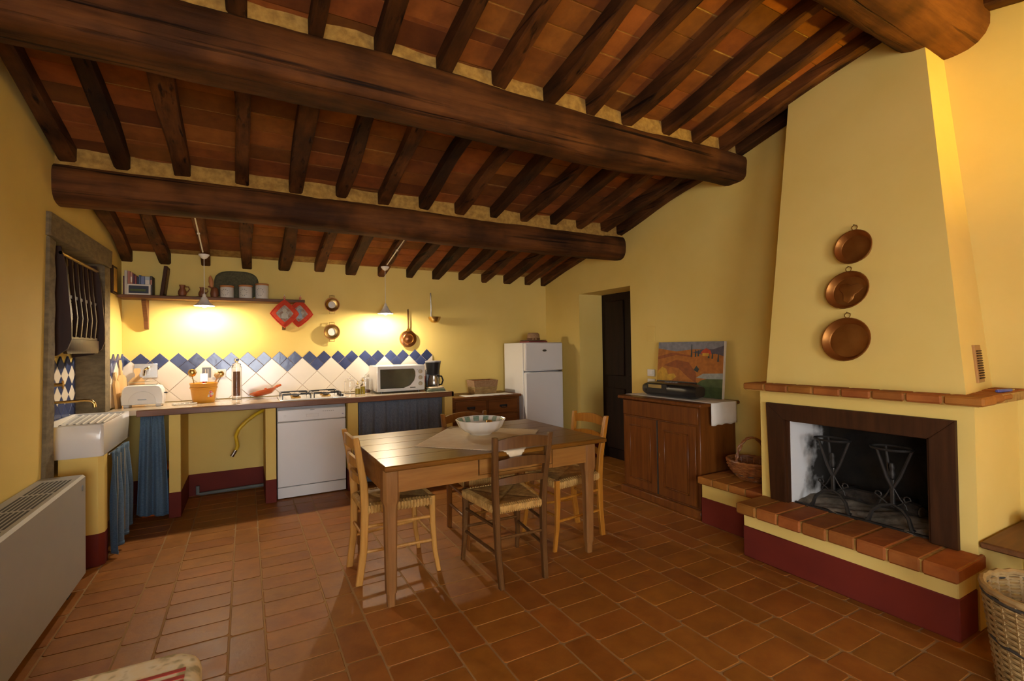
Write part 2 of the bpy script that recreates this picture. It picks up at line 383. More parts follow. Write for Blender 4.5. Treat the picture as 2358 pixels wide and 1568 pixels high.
def thing(name, label, cat, loc=(0, 0, 0), rz=0, group=None, rot=None):
    o = bpy.data.objects.new(name, None); COL.objects.link(o); o.location = loc
    o.rotation_euler = rot if rot else (0, 0, rz)
    return tag(o, label, cat, group)
def struct(name, mb, mat, smooth=False, **k):
    o = part(name, mb, mat, None, smooth=smooth, **k); o['kind'] = 'structure'; return o
def clip_poly(poly, x0, x1, y0, y1):
    def cl(ps, inside, inter):
        out = []
        for i in range(len(ps)):
            a, b = ps[i-1], ps[i]
            if inside(b):
                if not inside(a): out.append(inter(a, b))
                out.append(b)
            elif inside(a): out.append(inter(a, b))
        return out
    def ix(c): return lambda a, b: (c, a[1]+(b[1]-a[1])*(c-a[0])/(b[0]-a[0]))
    def iy(c): return lambda a, b: (a[0]+(b[0]-a[0])*(c-a[1])/(b[1]-a[1]), c)
    for ins, it in ((lambda p: p[0] >= x0, ix(x0)), (lambda p: p[0] <= x1, ix(x1)), (lambda p: p[1] >= y0, iy(y0)), (lambda p: p[1] <= y1, iy(y1))):
        if not poly: return []
        poly = cl(poly, ins, it)
    return poly
def parea(p): return abs(sum(p[i-1][0]*p[i][1]-p[i][0]*p[i-1][1] for i in range(len(p))))/2

# ------------------------------------------------------------------ room shell
YB, XR, YR, RIDGE = 5.46, 3.55, -3.0, 1.19
SL = .236
def zr(y):                       # underside of the rafters
    return 2.183+SL*(YB-y) if y >= RIDGE else 2.183+SL*(YB-RIDGE)-SL*(RIDGE-y)
TH = .095                        # rafter depth; tiles lie on top
def XLy(y): return -.967-.034*(YB-y)      # left wall face (slightly out of square)
def LW(p):                       # (offset inward, y, z) -> world
    return (XLy(p[1])+p[0], p[1], p[2])

# floor: slab + tiles
fl = struct('floor', MB().box(-1.6, 4.6, -3.4, 5.8, -.12, -.0026), 'grout')
WN, WW, PER = .150, .2958, .4458
tiles = []
k0 = -4
for k in range(k0, 11):
    xn = -.075+PER*k
    yy = (2.997 - 12*.3125 - 2*.3125) + ((k*.137) % .3125)
    while yy < 5.5: tiles.append((xn, xn+WN, yy, yy+.3125, 1)); yy += .3125
    yy = (2.319 - 36*.1575) + ((k*.083) % .1575)
    while yy < 5.5: tiles.append((xn+WN, xn+PER, yy, yy+.1575, 0)); yy += .1575
keep = []
for t in tiles:
    x0, x1, y0, y1, n = t
    x0 = max(x0, -1.05); x1 = min(x1, 3.95 if 3.83 < (y0+y1)/2 < 4.72 else 3.55); y0 = max(y0, -3.0); y1 = min(y1, 5.46)
    if x1-x0 < .02 or y1-y0 < .02: continue
    c = proj(((x0+x1)/2, (y0+y1)/2, 0)); vis = 0
    if c and -60 < c[0] < 2420 and 784 < c[1] < 1640 and not (x0 > 2.8 and y1 < 2.02) and x0 < 3.3 and not(x1 < -.83 and y1 < 3.7):
        vis = (x1-x0)*(y1-y0)/c[2]**3
    keep.append((vis, x0, x1, y0, y1))
keep.sort(reverse=True)
def tile_mb(w, d, j, mb=None, ox=0, oy=0, top=0.0):
    g = .0019
    x0, x1, y0, y1 = ox+g+random.uniform(0, j), ox+w-g-random.uniform(0, j), oy+g+random.uniform(0, j), oy+d-g-random.uniform(0, j)
    ch = .010; cc = [(x0+ch, y0), (x1-ch, y0), (x1, y0+ch), (x1, y1-ch), (x1-ch, y1), (x0+ch, y1), (x0, y1-ch), (x0, y0+ch)]
    mb = mb or MB()
    return mb.prism(cc, -.016, top, 'z', .0035)
variants = {}
rest = MB()
for i, (v, x0, x1, y0, y1) in enumerate(keep):
    top = random.uniform(-.0012, 0)
    if i < 300 and v > 0:
        key = (round(x1-x0, 3), round(y1-y0, 3), random.randrange(3))
        if key not in variants: variants[key] = tile_mb(x1-x0, y1-y0, .002).mesh('tile', 'floor_tile', True, 20)
        link('tile', variants[key], fl, (x0, y0, top))
    else: tile_mb(x1-x0, y1-y0, .002, rest, x0, y0, top)
o = part('far_tiles', rest, 'floor_tile', fl, ang=20); o['kind'] = 'stuff'

# walls
def wall_poly(y0, y1):           # YZ outline up to the roof
    ys = sorted({y0, y1} | ({RIDGE} if y0 < RIDGE < y1 else set()))
    return [(y0, 0), (y1, 0)]+[(y, zr(y)+.2) for y in reversed(ys)]
wb = struct('wall_back', MB().box(-1.7, 4.6, YB, YB+.3, -.1, 2.45), 'plaster')
mb = MB()
mb.prism(wall_poly(YR-.3, 3.83), XR, XR+.35, 'x').prism(wall_poly(4.72, YB+.02), XR, XR+.35, 'x')
mb.prism([(3.83, 1.99), (4.72, 1.99), (4.72, zr(4.72)+.2), (3.83, zr(3.83)+.2)], XR, XR+.35, 'x')
wr = struct('wall_right', mb, 'plaster')
mb = MB()
NY0, NY1, NZ0, NZ1, ND = 3.87, 4.90, .60, 2.07, .16
WY0, WY1, WZ0, WZ1 = -2.60, -.90, .35, 2.10
for a, b in ((YR-.3, WY0), (WY1, NY0), (NY1, YB+.02)): mb.prism(wall_poly(a, b), -.45, 0, 'x', xf=LW)
for (a, b, z0, z1) in ((WY0, WY1, 0, WZ0), (NY0, NY1, 0, NZ0)):
    mb.prism([(a, z0), (b, z0), (b, z1), (a, z1)], -.45, 0, 'x', xf=LW)
for (a, b, z0) in ((WY0, WY1, WZ1), (NY0, NY1, NZ1)):
    ys = sorted({a, b} | ({RIDGE} if a < RIDGE < b else set()))
    mb.prism([(a, z0), (b, z0)]+[(y, zr(y)+.2) for y in reversed(ys)], -.45, 0, 'x', xf=LW)
mb.prism([(NY0, NZ0), (NY1, NZ0), (NY1, NZ1), (NY0, NZ1)], -.45, -ND, 'x', xf=LW)
wl = struct('wall_left', mb, 'plaster')
DX0, DX1, DZ = -.70, .80, 2.05
mb = MB().box(-1.7, DX0, YR-.3, YR, -.1, 2.5).box(DX1, 4.0, YR-.3, YR, -.1, 2.5).box(DX0, DX1, YR-.3, YR, DZ, 2.5)
wq = struct('wall_rear', mb, 'plaster')
# window in the left wall, outside the frame, and glazed door in the rear wall
def casement(name, fn, a0, a1, z0, z1, nx, nz):
    root = bpy.data.objects.new(name, None); COL.objects.link(root); root['kind'] = 'structure'
    fw = .055
    for (p0, p1, q0, q1) in ((a0, a1, z0, z0+fw), (a0, a1, z1-fw, z1), (a0, a0+fw, z0+fw, z1-fw), (a1-fw, a1, z0+fw, z1-fw)):
        part('window_frame', MB().prism([(p0, q0), (p1, q0), (p1, q1), (p0, q1)], -.02, .02, 'z', xf=fn), 'shelf_wood', root)
    for i in range(1, nx):
        x = a0+(a1-a0)*i/nx; part('glazing_bar', MB().prism([(x-.025, z0+fw), (x+.025, z0+fw), (x+.025, z1-fw), (x-.025, z1-fw)], -.02, .02, 'z', xf=fn), 'shelf_wood', root)
    for i in range(1, nz):
        z = z0+(z1-z0)*i/nz; part('glazing_bar', MB().prism([(a0+fw, z-.018), (a1-fw, z-.018), (a1-fw, z+.018), (a0+fw, z+.018)], -.015, .015, 'z', xf=fn), 'shelf_wood', root)
    for i in range(nx):
        xa, xb = a0+(a1-a0)*i/nx+.03, a0+(a1-a0)*(i+1)/nx-.03
        part('pane', MB().prism([(xa, z0+.04), (xb, z0+.04), (xb, z1-.04), (xa, z1-.04)], -.004, 0, 'z', xf=fn), 'glass', root)
casement('window_1', lambda p: LW((-.40+p[2], p[0], p[1])), WY0, WY1, WZ0, WZ1, 2, 3)
casement('door_2', lambda p: (p[0], YR-.26+p[2], p[1]), DX0, DX1, 0, DZ, 2, 3)

# painted red base band, 20 cm, on the walls
def band(name, mb): return struct(name, mb, 'red_paint')
band('baseboard_back', MB().box(-.96, XR, YB-.004, YB+.01, 0, .205))
band('baseboard_right', MB().box(XR-.004, XR+.01, YR, .93, 0, .2).box(XR-.004, XR+.01, 2.02, 3.83, 0, .2).box(XR-.004, XR+.01, 4.72, YB, 0, .2)
     .box(XR, XR+.34, 4.716, 4.73, 0, .2).box(XR, XR+.34, 3.82, 3.834, 0, .2))
band('baseboard_left', MB().prism([(YR, 0), (3.95, 0), (3.95, .2), (YR, .2)], -.01, .004, 'x', xf=LW))
band('baseboard_rear', MB().box(-1.2, DX0, YR-.01, YR+.004, 0, .2).box(DX1, XR, YR-.01, YR+.004, 0, .2))

# doorway door (dark, set back in the reveal)
d1 = bpy.data.objects.new('door_1', None); COL.objects.link(d1); d1['kind'] = 'structure'
part('door_leaf', MB().box(3.905, 3.945, 3.80, 4.75, 0, 2.03), 'door_wood', d1, smooth=False)
for (z0, z1) in ((.12, .85), (1.0, 1.9)):
    for (a, b) in ((3.90, 4.24), (4.32, 4.66)):
        part('door_panel', MB().box(3.888, 3.906, a, b, z0, z1, .012), 'door_wood', d1)
part('door_handle', MB().tube([(3.905, 3.93, .98), (3.85, 3.93, .98), (3.85, 4.03, .985)], .009), 'brass', d1)
struct('trim_1', MB().box(3.90, 4.0, 3.70, 3.80, 0, 2.1).box(3.90, 4.0, 4.75, 4.85, 0, 2.1).box(3.90, 4.0, 3.70, 4.85, 2.03, 2.12), 'door_wood')

# ------------------------------------------------------------------ ceiling
def slope_slab(y0, y1, dz0, dz1, x0=-1.5, x1=4.1):
    return MB().prism([(y0, zr(y0)+dz0), (y1, zr(y1)+dz0), (y1, zr(y1)+dz1), (y0, zr(y0)+dz1)], x0, x1, 'x')
mb = MB()
for a, b in ((RIDGE, YB+.3), (YR-.3, RIDGE)):
    s_ = slope_slab(a, b, TH+.005, TH+.2); mb.add(s_.v, s_.f)
ce = struct('ceiling', mb, 'mortar')
XA = [-.925, -.648, -.324, .015, .356, .691, 1.016, 1.346, 1.672, 1.99, 2.32, 2.633, 2.962, 3.269, 3.505]
XBs = [-.965, -.691, -.365, -.016, .333, .67, 1.0, 1.335, 1.665, 1.995, 2.33, 2.65, 2.98, 3.287, 3.505]
XC = [-.99, -.70, -.365, -.025, .305, .64, .975, 1.31, 1.675, 2.0, 2.325, 2.68, 3.01, 3.30, 3.505]
B2Y, B1Y = 4.0, 2.57
spans = [(XA, B2Y-.02, YB), (XBs, B1Y-.02, B2Y+.10), (XC, RIDGE, B1Y+.08), (XC, YR, RIDGE)]
ctl = []
for si, (xs, ya, yb) in enumerate(spans):
    ycut0 = {0: B2Y, 1: B1Y, 2: RIDGE, 3: YR}[si]; ycut1 = {0: YB, 1: B2Y, 2: B1Y, 3: RIDGE}[si]
    edges = [-1.12]+xs+[3.62]
    for bi in range(len(xs)-1):
        x0, x1 = xs[bi], xs[bi+1]
        y = ycut1-random.uniform(0, .15)-.02
        first = True
        while y > ycut0-.15:
            y1, y0 = y, y-.158
            c = proj(((x0+x1)/2, (y0+y1)/2, zr((y0+y1)/2))); vis = 0
            if c and -80 < c[0] < 2440 and -80 < c[1] < 784: vis = (x1-x0)/c[2]**3
            ctl.append((vis, si, x0, x1, y0, y1)); y = y0
ctl.sort(reverse=True)
rest = MB()
cvar = {}
for i, (v, si, x0, x1, y0, y1) in enumerate(ctl):
    sgn = 1 if si < 3 else -1
    L = .158*math.sqrt(1+SL*SL); wdt = x1-x0; g = random.choice((.002, .003, .004, .006))
    ym = y0; zm = zr(y0) + TH if si < 3 else zr(y0)+TH
    ang = -math.atan(SL) if si < 3 else math.atan(SL)
    dz = random.uniform(-.004, .002)
    key = (round(wdt, 3), g)
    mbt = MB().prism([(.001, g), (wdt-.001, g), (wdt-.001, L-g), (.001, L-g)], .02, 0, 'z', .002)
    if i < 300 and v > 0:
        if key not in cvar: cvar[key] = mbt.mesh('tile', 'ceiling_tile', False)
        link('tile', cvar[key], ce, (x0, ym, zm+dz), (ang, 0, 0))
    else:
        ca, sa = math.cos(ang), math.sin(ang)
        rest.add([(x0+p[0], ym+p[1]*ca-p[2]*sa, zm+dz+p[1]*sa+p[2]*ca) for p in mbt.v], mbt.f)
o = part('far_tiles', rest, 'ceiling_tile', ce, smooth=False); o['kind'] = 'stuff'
# rafters
def rafter(x, ya, yb, wv):
    rings = []; n = 9; ph = random.random()*6; w0 = wv*random.uniform(.9, 1.1)
    bow = random.uniform(-.012, .012)
    for i in range(n+1):
        t = i/n; y = ya+(yb-ya)*t
        ww = w0*(.5+.05*math.sin(ph+5*t)) ; xo = x+bow*math.sin(math.pi*t)+.004*math.sin(ph*2+9*t)
        lo = .008*math.sin(ph*3+7*t)
        ch = .010+.004*math.sin(ph+11*t)
        z = zr(y)
        rings.append([(xo-ww, y, z+TH-.002), (xo-ww, y, z+ch+lo), (xo-ww+ch, y, z+lo), (xo+ww-ch, y, z+lo), (xo+ww, y, z+ch+lo), (xo+ww, y, z+TH-.002)])
    return MB().loft(rings)
for si, (xs, ya, yb) in enumerate(spans):
    for x in xs:
        part('rafter', rafter(x, max(ya, YR), yb, random.uniform(.078, .10) if x not in (xs[0], xs[-1]) else .085), 'rafter_wood', ce)
# beams: irregular round-square logs lying in the walls
def beam(fn, x0, x1, n=110, e=3.4, ph=0.0):
    rings = []
    for i in range(n+1):
        x = x0+(x1-x0)*i/n; cy, cz, ry, rz_ = fn(x)
        ring = []
        for k in range(28):
            a = 2*math.pi*k/28; c, s_ = math.cos(a), math.sin(a)
            q = min((abs(c)**e+abs(s_)**e)**(-1/e), 1.20)
            q *= 1+.020*math.sin(2.3*x+a*2+ph)+.020*math.sin(5.1*x-a*3+ph*2)+.012*math.sin(11.7*x+a*5+ph)+random.uniform(-.007, .007)
            ring.append((x, cy+ry*q*c, cz+rz_*q*s_))
        rings.append(ring)
    return MB().loft(rings)
def b2(x): return (B2Y+.006*math.sin(2*x), 2.412+.007*math.sin(1.7*x+1)-.008*(x-1.2)/2, .122, .124)
part('beam', beam(b2, -1.25, 3.62, ph=1.0, e=2.8), 'beam_wood', ce)
def b1(x):
    t = min(1, max(0, (x-1.9)/1.5)); t = t*t*(3-2*t)
    hz = .136-.034*t; bend = .018*math.exp(-((x-2.3)/.35)**2)
    return (B1Y-.005*math.sin(1.5*x), 2.885-hz-bend*.6+.006*math.sin(2.2*x), .128-.014*t, hz)
part('beam', beam(b1, -1.3, 3.62, ph=2.2, e=7), 'beam_wood', ce)
part('beam', beam(lambda x: (RIDGE-.01, 3.175+.01*math.sin(x), .185, .19), -1.3, 3.62, ph=4.0, e=2.5), 'beam_wood', ce)
part('beam', beam(lambda x: (-1.0, zr(-1.0)-.125, .125, .125), -1.3, 3.62, ph=5.0), 'beam_wood', ce)
# mortar packed between the rafters on top of the beams
for by in (B2Y, B1Y):
    def mfn(by=by):
        rings = []
        for i in range(60):
            x = -1.2+(3.58+1.2)*i/59; yn = by-.066+.008*math.sin(9*x)+.006*math.sin(23*x); zb = zr(by)-.03
            rings.append([(x, yn-.012, zb), (x, yn, zr(yn)+TH+.01), (x, by+.09, zr(by+.09)+TH+.01), (x, by+.09, zb)])
        return MB().loft(rings)
    part('mortar_fill', mfn(), 'mortar', ce)

# ------------------------------------------------------------------ backsplash tiles on the back wall
S = .14205; TX0 = -.832; TIP = 1.355
def diamond(cx, cz, h): return [(cx, cz-h), (cx+h, cz), (cx, cz+h), (cx-h, cz)]
def add_tile(poly, m, parent, fn, d=.012):
    if len(poly) < 3 or parea(poly) < .0003: return
    part('tile', MB().prism(poly, .001, d, 'z', .0022, xf=fn), m, parent, ang=25)
XE0, XE1 = -.962, 1.935
fb = lambda p: (p[0], YB-p[2], p[1])
def clipb(p): return clip_poly(p, XE0, XE1, .905, 3)
h = S/2-.0022; H = S-.0022
blues = []
for i in range(-1, 20): blues.append((TX0+S*i, TIP-S/2))
for k in range(-1, 10): blues.append((TX0+S*(2*k+.5), TIP-S))
for (cx, cz) in blues: add_tile(clipb(diamond(cx, cz, h)), 'blue_tile', wb, fb)
for k in range(-2, 11):
    for (a, cz) in ((1.5, TIP-S*1.5), (.5, TIP-S*2.5), (1.5, TIP-S*3.5)):
        add_tile(clipb(diamond(TX0+S*(2*k+a), cz, H)), 'white_tile', wb, fb)
# joint bed behind the tiles
prof = [(XE0, .905), (XE1, .905), (XE1, TIP-S)]
for i in range(19, -2, -1):
    prof += [(TX0+S*i+S/2, TIP-S/2), (TX0+S*i, TIP-.004)]
prof += [(XE0, TIP-S/2)]
prof = [(min(max(x, XE0), XE1), z) for x, z in prof]
part('tile_joint', MB().prism(prof, .0, .006, 'z', xf=fb), 'joint', wb, smooth=False)
# return on the left wall, between stone jamb and corner
fl_ = lambda p: LW((p[2], p[0], p[1]))
YJ = 5.06
def clipl(p): return clip_poly(p, YJ, YB-.014, .905, 3)
for i in range(-1, 6):
    add_tile(clipl(diamond(YB-.02-S*(i-.05), TIP-S/2, h)), 'blue_tile', wl, fl_)
for k in range(-1, 4):
    add_tile(clipl(diamond(YB-.02-S*(2*k+.45), TIP-S, h)), 'blue_tile', wl, fl_)
    for (a, cz) in ((1.45, TIP-S*1.5), (.45, TIP-S*2.5), (1.45, TIP-S*3.5)):
        add_tile(clipl(diamond(YB-.02-S*(2*k+a), cz, H)), 'white_tile', wl, fl_)
part('tile_joint', MB().prism([(YJ, .905), (YB, .905), (YB, TIP-S/2), (YJ, TIP-S/2)], 0, .006, 'z', xf=fl_), 'joint', wl, smooth=False)

# sink niche: stone frame and its tiles
def stone_piece(poly, a0, a1, c=.008):
    part('stone', MB().prism(poly, a0, a1, 'x', c, xf=LW), 'stone', wl, ang=20)
def wob(p0, p1, n, amp):
    out = []
    for i in range(n):
        t = i/(n-1); q = (p0[0]+(p1[0]-p0[0])*t, p0[1]+(p1[1]-p0[1])*t)
        out.append((q[0]+random.uniform(-amp, amp), q[1]))
    return out
stone_piece([(3.79, 2.062), (5.065, 2.062), (5.085, 2.2), (3.80, 2.205)], -.16, .022)
stone_piece([(3.69, .0), (3.83, .0)]+wob((3.845, .7), (3.885, 2.05), 14, .012)+[(3.80, 2.058)], -.16, .018)
stone_piece([(4.882, .60), (5.0, .60), (5.03, 2.058), (4.882, 2.058)], -.02, .018)
part('stone', MB().prism([(.0, 4.882), (.0, 4.93), (-.165, 4.93), (-.165, 4.835)], .60, 2.06, 'z', xf=LW), 'stone', wl, smooth=False)
fn_ = lambda p: LW((-ND+p[2], p[0], p[1]))
def clipn(p): return clip_poly(p, 3.90, 4.835, .88, 1.40)
for r in range(0, 9):
    cz = 1.345-S/2-r*S/2
    for k in range(-1, 8):
        cy = 4.835-S*k-(S/2 if r % 2 else 0)
        blue = (r % 2 == 0) or r >= 5
        add_tile(clipn(diamond(cy, cz, h)), 'blue_tile' if blue else 'white_tile', wl, fn_)
part('tile_joint', MB().prism([(3.9, .87), (4.835, .87), (4.835, 1.28), (3.9, 1.28)], -.001, .006, 'z', xf=fn_), 'joint', wl, smooth=False)

# ------------------------------------------------------------------ fireplace
FX, FY0, FY1 = 3.0, .938, 2.018
fp = thing('fireplace', 'yellow plastered corner-wall fireplace with tapering hood, brick mantel and raised brick hearth', 'fireplace', (3.2, 1.48, 0))
fp.location = (0, 0, 0)
HZ = .355
OY0, OY1, OZ = 1.055, 1.90, .93
mb = MB().box(FX, XR+.01, FY0, OY0, 0, 1.058).box(FX, XR+.01, OY1, FY1, 0, 1.058).box(FX, XR+.01, OY0, OY1, OZ, 1.058)
part('surround', mb, 'plaster', fp, smooth=False)
# hood: leans back to the wall, right side drawn in
z0, z1 = 1.10, 3.14
ring0 = [(2.985, .962, z0), (2.985, 1.962, z0), (3.56, 1.975, z0), (3.56, 1.035, z0)]
ring1 = [(3.325, 1.215, z1), (3.325, 1.965, z1), (3.56, 1.985, z1), (3.56, 1.215, z1)]
mb = MB()
rings = []
for i in range(13):
    t = i/12; rings.append([tuple(a[j]+(b[j]-a[j])*t for j in range(3)) for a, b in zip(ring0, ring1)])
mb.loft(rings); part('hood', mb, 'plaster', fp, smooth=False)
# mantel: row of bricks on a mortar core, returning along the right side
mn = part('mantel', MB().box(2.876, 3.545, .885, 2.04, 1.058, 1.100), 'mortar', fp, smooth=False)
def brick(parent, x0, x1, y0, y1, z0, z1, c=.009, rnd=.004):
    j = lambda: random.uniform(-rnd, rnd)
    part('brick', MB().box(x0+j(), x1, y0, y1, z0+j()*.5, z1+j()*.5, c), 'brick', parent, ang=25)
ny = 8; a0, a1 = .862, 2.055
for i in range(ny):
    y0 = a0+(a1-a0)*i/ny; y1 = a0+(a1-a0)*(i+1)/ny
    brick(mn, 2.868, 3.02, y0+.0025, y1-.0025, 1.060, 1.104, .008, .003)
for i in range(4):
    x0 = 3.026+i*.131; brick(mn, x0, x0+.125, .872+.008*i, 1.03, 1.062, 1.104, .012)
for i in range(4):
    x0 = 3.026+i*.131; brick(mn, x0, x0+.125, 1.95, 2.045, 1.062, 1.104, .012)
# hearth
hb = part('hearth_base', MB().box(2.80, 3.0, .947, 2.018, .19, .29, .006), 'plaster', fp)
part('red_band', MB().box(2.797, 3.0, .943, 2.02, 0, .196, .006), 'red_paint', fp)
hm = part('hearth_slab', MB().box(2.730, 3.03, .925, 2.012, .29, .3505), 'mortar', fp, smooth=False)
a0, a1 = .918, 2.02; nb = 8
for i in range(nb):
    y0 = a0+(a1-a0)*i/nb; y1 = a0+(a1-a0)*(i+1)/nb
    brick(hm, 2.722, 3.035, y0+.0028, y1-.0028, .288, HZ, .009, .003)
# side bench to the left of the hearth
part('bench_base', MB().box(3.045, 3.55, 2.018, 2.545, .19, .30, .005), 'plaster', fp)
part('red_band', MB().box(3.042, 3.55, 2.02, 2.549, 0, .198, .005), 'red_paint', fp)
bm_ = part('bench_slab', MB().box(3.014, 3.548, 2.02, 2.553, .304, .3505), 'mortar', fp, smooth=False)
for i in range(4):
    y0 = 2.022+i*.134
    brick(bm_, 3.008, 3.27, y0, y0+.1295, .303, HZ, .007, .002); brick(bm_, 3.276, 3.545, y0, y0+.1295, .303, HZ, .007, .002)
# firebox
part('firebox_back', MB().box(3.46, 3.50, 1.0, 1.95, .3, 1.0), 'soot', fp, smooth=False)
part('firebox_side', MB().box(3.02, 3.48, 1.83, 1.901, .3, .95), 'sooty_plaster', fp, smooth=False, label='white plastered inner side blackened by soot')
part('firebox_side', MB().box(3.02, 3.48, 1.054, 1.10, .3, .95), 'soot', fp, smooth=False)
part('firebox_ceiling', MB().box(3.02, 3.48, 1.05, 1.9, .90, .95), 'soot', fp, smooth=False)
def ashf(u, v):
    x = 3.03+.44*v; y = 1.09+.76*u
    return (x, y, .352+.028*v+.014*math.sin(11*u+3*v)*math.sin(7*v+2*u)+.006*math.sin(37*u+21*v))
part('ash_bed', MB().grid(30, 18, ashf), 'ash', fp)
part('fire_grate_edge', MB().box(3.035, 3.05, 1.12, 1.82, .345, .362), 'iron', fp)
# dark wooden frame, mitred
o0, o1, oz = 1.003, 1.962, .975; i0, i1, iz = 1.107, 1.845, .876
part('wooden_frame', MB().prism([(o0, HZ), (i0, HZ), (i0, iz), (o0, oz)], 2.999, 2.972, 'x', .003), 'frame_wood', fp)
part('wooden_frame', MB().prism([(i1, HZ), (o1-.02, HZ), (o1, oz), (i1, iz)], 2.999, 2.972, 'x', .003), 'frame_wood', fp)
part('wooden_frame', MB().prism([(o0, oz), (i0, iz), (i1, iz), (o1, oz)], 2.999, 2.972, 'x', .003), 'frame_wood', fp)
for (p0, p1) in (((i0-.002, i0+.012), (HZ, iz)), ((i1-.012, i1+.002), (HZ, iz))):
    part('frame_reveal', MB().box(2.985, 3.06, p0[0], p0[1], p1[0], p1[1]), 'frame_wood', fp, smooth=False)
part('frame_reveal', MB().box(2.985, 3.06, i0, i1, iz-.006, iz+.03), 'frame_wood', fp, smooth=False)
# vent grille on the hood's right side
def hood_side(u, z, d):          # point on the right face: u = 0 front .. 1 wall
    t = (z-1.10)/2.04
    xf_ = 2.985+.34*t; yf = .962+.253*t; yw = 1.035+.18*t
    x = xf_+(3.56-xf_)*u; y = yf+(yw-yf)*u
    return (x, y-d, z)
vg = part('vent_grille', MB().prism([(.40, 1.145), (.63, 1.145), (.63, 1.335), (.40, 1.335)], -.004, .010, 'z', .002, xf=lambda p: hood_side(p[0], p[1], p[2])), 'vent_brown', fp)
for i in range(12):
    z = 1.165+i*.0125
    part('slat', MB().prism([(.44, z), (.60, z), (.60, z+.006), (.44, z+.006)], .008, .0165, 'z', xf=lambda p: hood_side(p[0], p[1], p[2])), 'frame_wood', vg, smooth=False)

# copper pans hung on the hood front
def hood_front(y, z, d):         # d = proud of the face
    t = (z-1.10)/2.04
    return Vector((2.985+.34*t-d, y, z))
tilt = math.atan(.34/2.04)
def copper_pan(name, label, y, z, r, ell, rot_, emb=False):
    c = hood_front(y, z, .003)
    t = thing(name, label, 'pan', c, group=None, rot=(0, -(math.pi/2-tilt), 0))
    # local z -> outwards from wall (towards -x)
    def xf(p):
        ca, sa = math.cos(rot_), math.sin(rot_)
        x, y_ = p[0], p[1]*ell
        return (x*ca-y_*sa, x*sa+y_*ca, p[2])
    b = part('dish', MB().lathe([(.001, .006), (r*.78, .005), (r*.82, .010), (r*.95, .042), (r*1.0, .045), (r*1.0, .040), (r*.97, .036), (r*.84, .003), (r*.8, 0), (.001, 0)], 40, xf=xf), 'old_copper', t)
    part('rim', MB().tube([xf((r*1.0*math.cos(a*math.pi/16), r*1.0*math.sin(a*math.pi/16), .043)) for a in range(32)], .0035, 6, closed=True), 'old_copper', t)
    if emb:
        part('embossed_relief', MB().lathe([(.001, .011), (r*.2, .012), (r*.45, .010), (r*.5, .006)], 14, xf=xf, wav=lambda a, h: .35*math.sin(3*a)+.2*math.sin(7*a)), 'old_copper', t)
    ring = [(-(0), 0, 0)]
    top = r+.018
    part('hanging_ring', MB().tube([(top+.015*math.cos(a*math.pi/8), .015*math.sin(a*math.pi/8), .035) for a in range(16)], .0025, 6, closed=True), 'brass', t)
    part('nail', MB().tube([(top+.015, 0, 0), (top+.016, 0, .045)], .0025, 6), 'steel', t)
    return t
copper_pan('copper_pan', 'smallest, topmost oval copper pan hung on fireplace hood', 1.475, 1.905, .098, 1.0, .6)
copper_pan('copper_pan', 'copper pan with embossed relief, middle one of three on fireplace hood', 1.492, 1.655, .106, 1.08, .4, True)
copper_pan('copper_pan', 'largest, lowest round copper pan hung on fireplace hood just above the mantel', 1.482, 1.37, .122, 1.04, .2)

# andirons
def andiron(label, x, y, rz):
    t = thing('andiron', label, 'andiron', (x, y, .357), rz, 'wrought iron andirons')
    zt = .42
    part('stem', MB().bar([(0, 0, .10), (0, 0, .19), (.004, 0, .25)], .02, .02), 'iron', t)
    part('basket_ring', MB().tube([(.075*math.cos(a*math.pi/12), .095*math.sin(a*math.pi/12), zt) for a in range(24)], .007, 6, closed=True), 'iron', t)
    for a in (.6, 2.7, 4.7):
        part('basket_strut', MB().tube([(0, 0, .20), (.03*math.cos(a), .038*math.sin(a), .27), (.075*math.cos(a), .095*math.sin(a), zt)], [.010, .009, .007], 6), 'iron', t)
    part('finial', MB().lathe([(.001, 0), (.010, .005), (.016, .03), (.010, .05), (.012, .058), (.014, .07), (.008, .088), (.001, .092)], 12, z=.25), 'iron', t)
    for s in (-1, 1):
        part('leg', MB().tube([(-.005, 0, .115), (-.02, s*.05, .10), (-.035, s*.085, .065), (-.04, s*.10, .012), (-.04, s*.112, .006)], [.008, .009, .010, .012, .012], 6), 'iron', t)
        part('scroll', MB().tube([(-.002, s*.02, .11)]+[(-.002, s*(.02+.055*i/6), .11+.04*i/6) for i in range(1, 6)]+[(-.002, s*(.068+.016*math.cos(a*.8)), .155+.016*math.sin(a*.8)) for a in range(7)], .004, 6), 'iron', t)
        part('scroll', MB().tube([(0, s*.008, .20), (0, s*.035, .15), (0, s*.06, .12), (0, s*.065, .10), (0, s*.05, .095)], .004, 6), 'iron', t)
    part('log_bar', MB().bar([(0, 0, .11), (.15, 0, .105), (.28, 0, .09), (.30, 0, .01)], .018, .018, 'x'), 'iron', t)
andiron('iron andiron with ring top standing by the white sooty inner wall', 3.09, 1.62, 0)
andiron('iron andiron with ring top standing by the dark side of the firebox', 3.09, 1.315, 0)
lg = thing('charred_log', 'charred log lying on ash between the andirons', 'log', (3.27, 1.47, .42))
part('bark', MB().tube([(-.02, -.22, 0), (0, -.1, .012), (.01, .05, .0), (0, .2, .008)], [.035, .042, .04, .034], 9), 'charred_log', lg)
part('split_end', MB().tube([(-.022, -.226, 0), (-.021, -.219, 0)], .028, 9), 'ash', lg)
lg = tag(part('charred_log', MB().tube([(3.40, 1.20, .40), (3.41, 1.24, .45), (3.42, 1.27, .50)], [.022, .026, .02], 8), 'charred_log'), 'small charred branch leaning against the log in the firebox', 'log')
lt = thing('lighter', 'blue plastic lighter lying on the right end of the brick mantel', 'lighter', (3.27, .905, 1.105), R(-8))
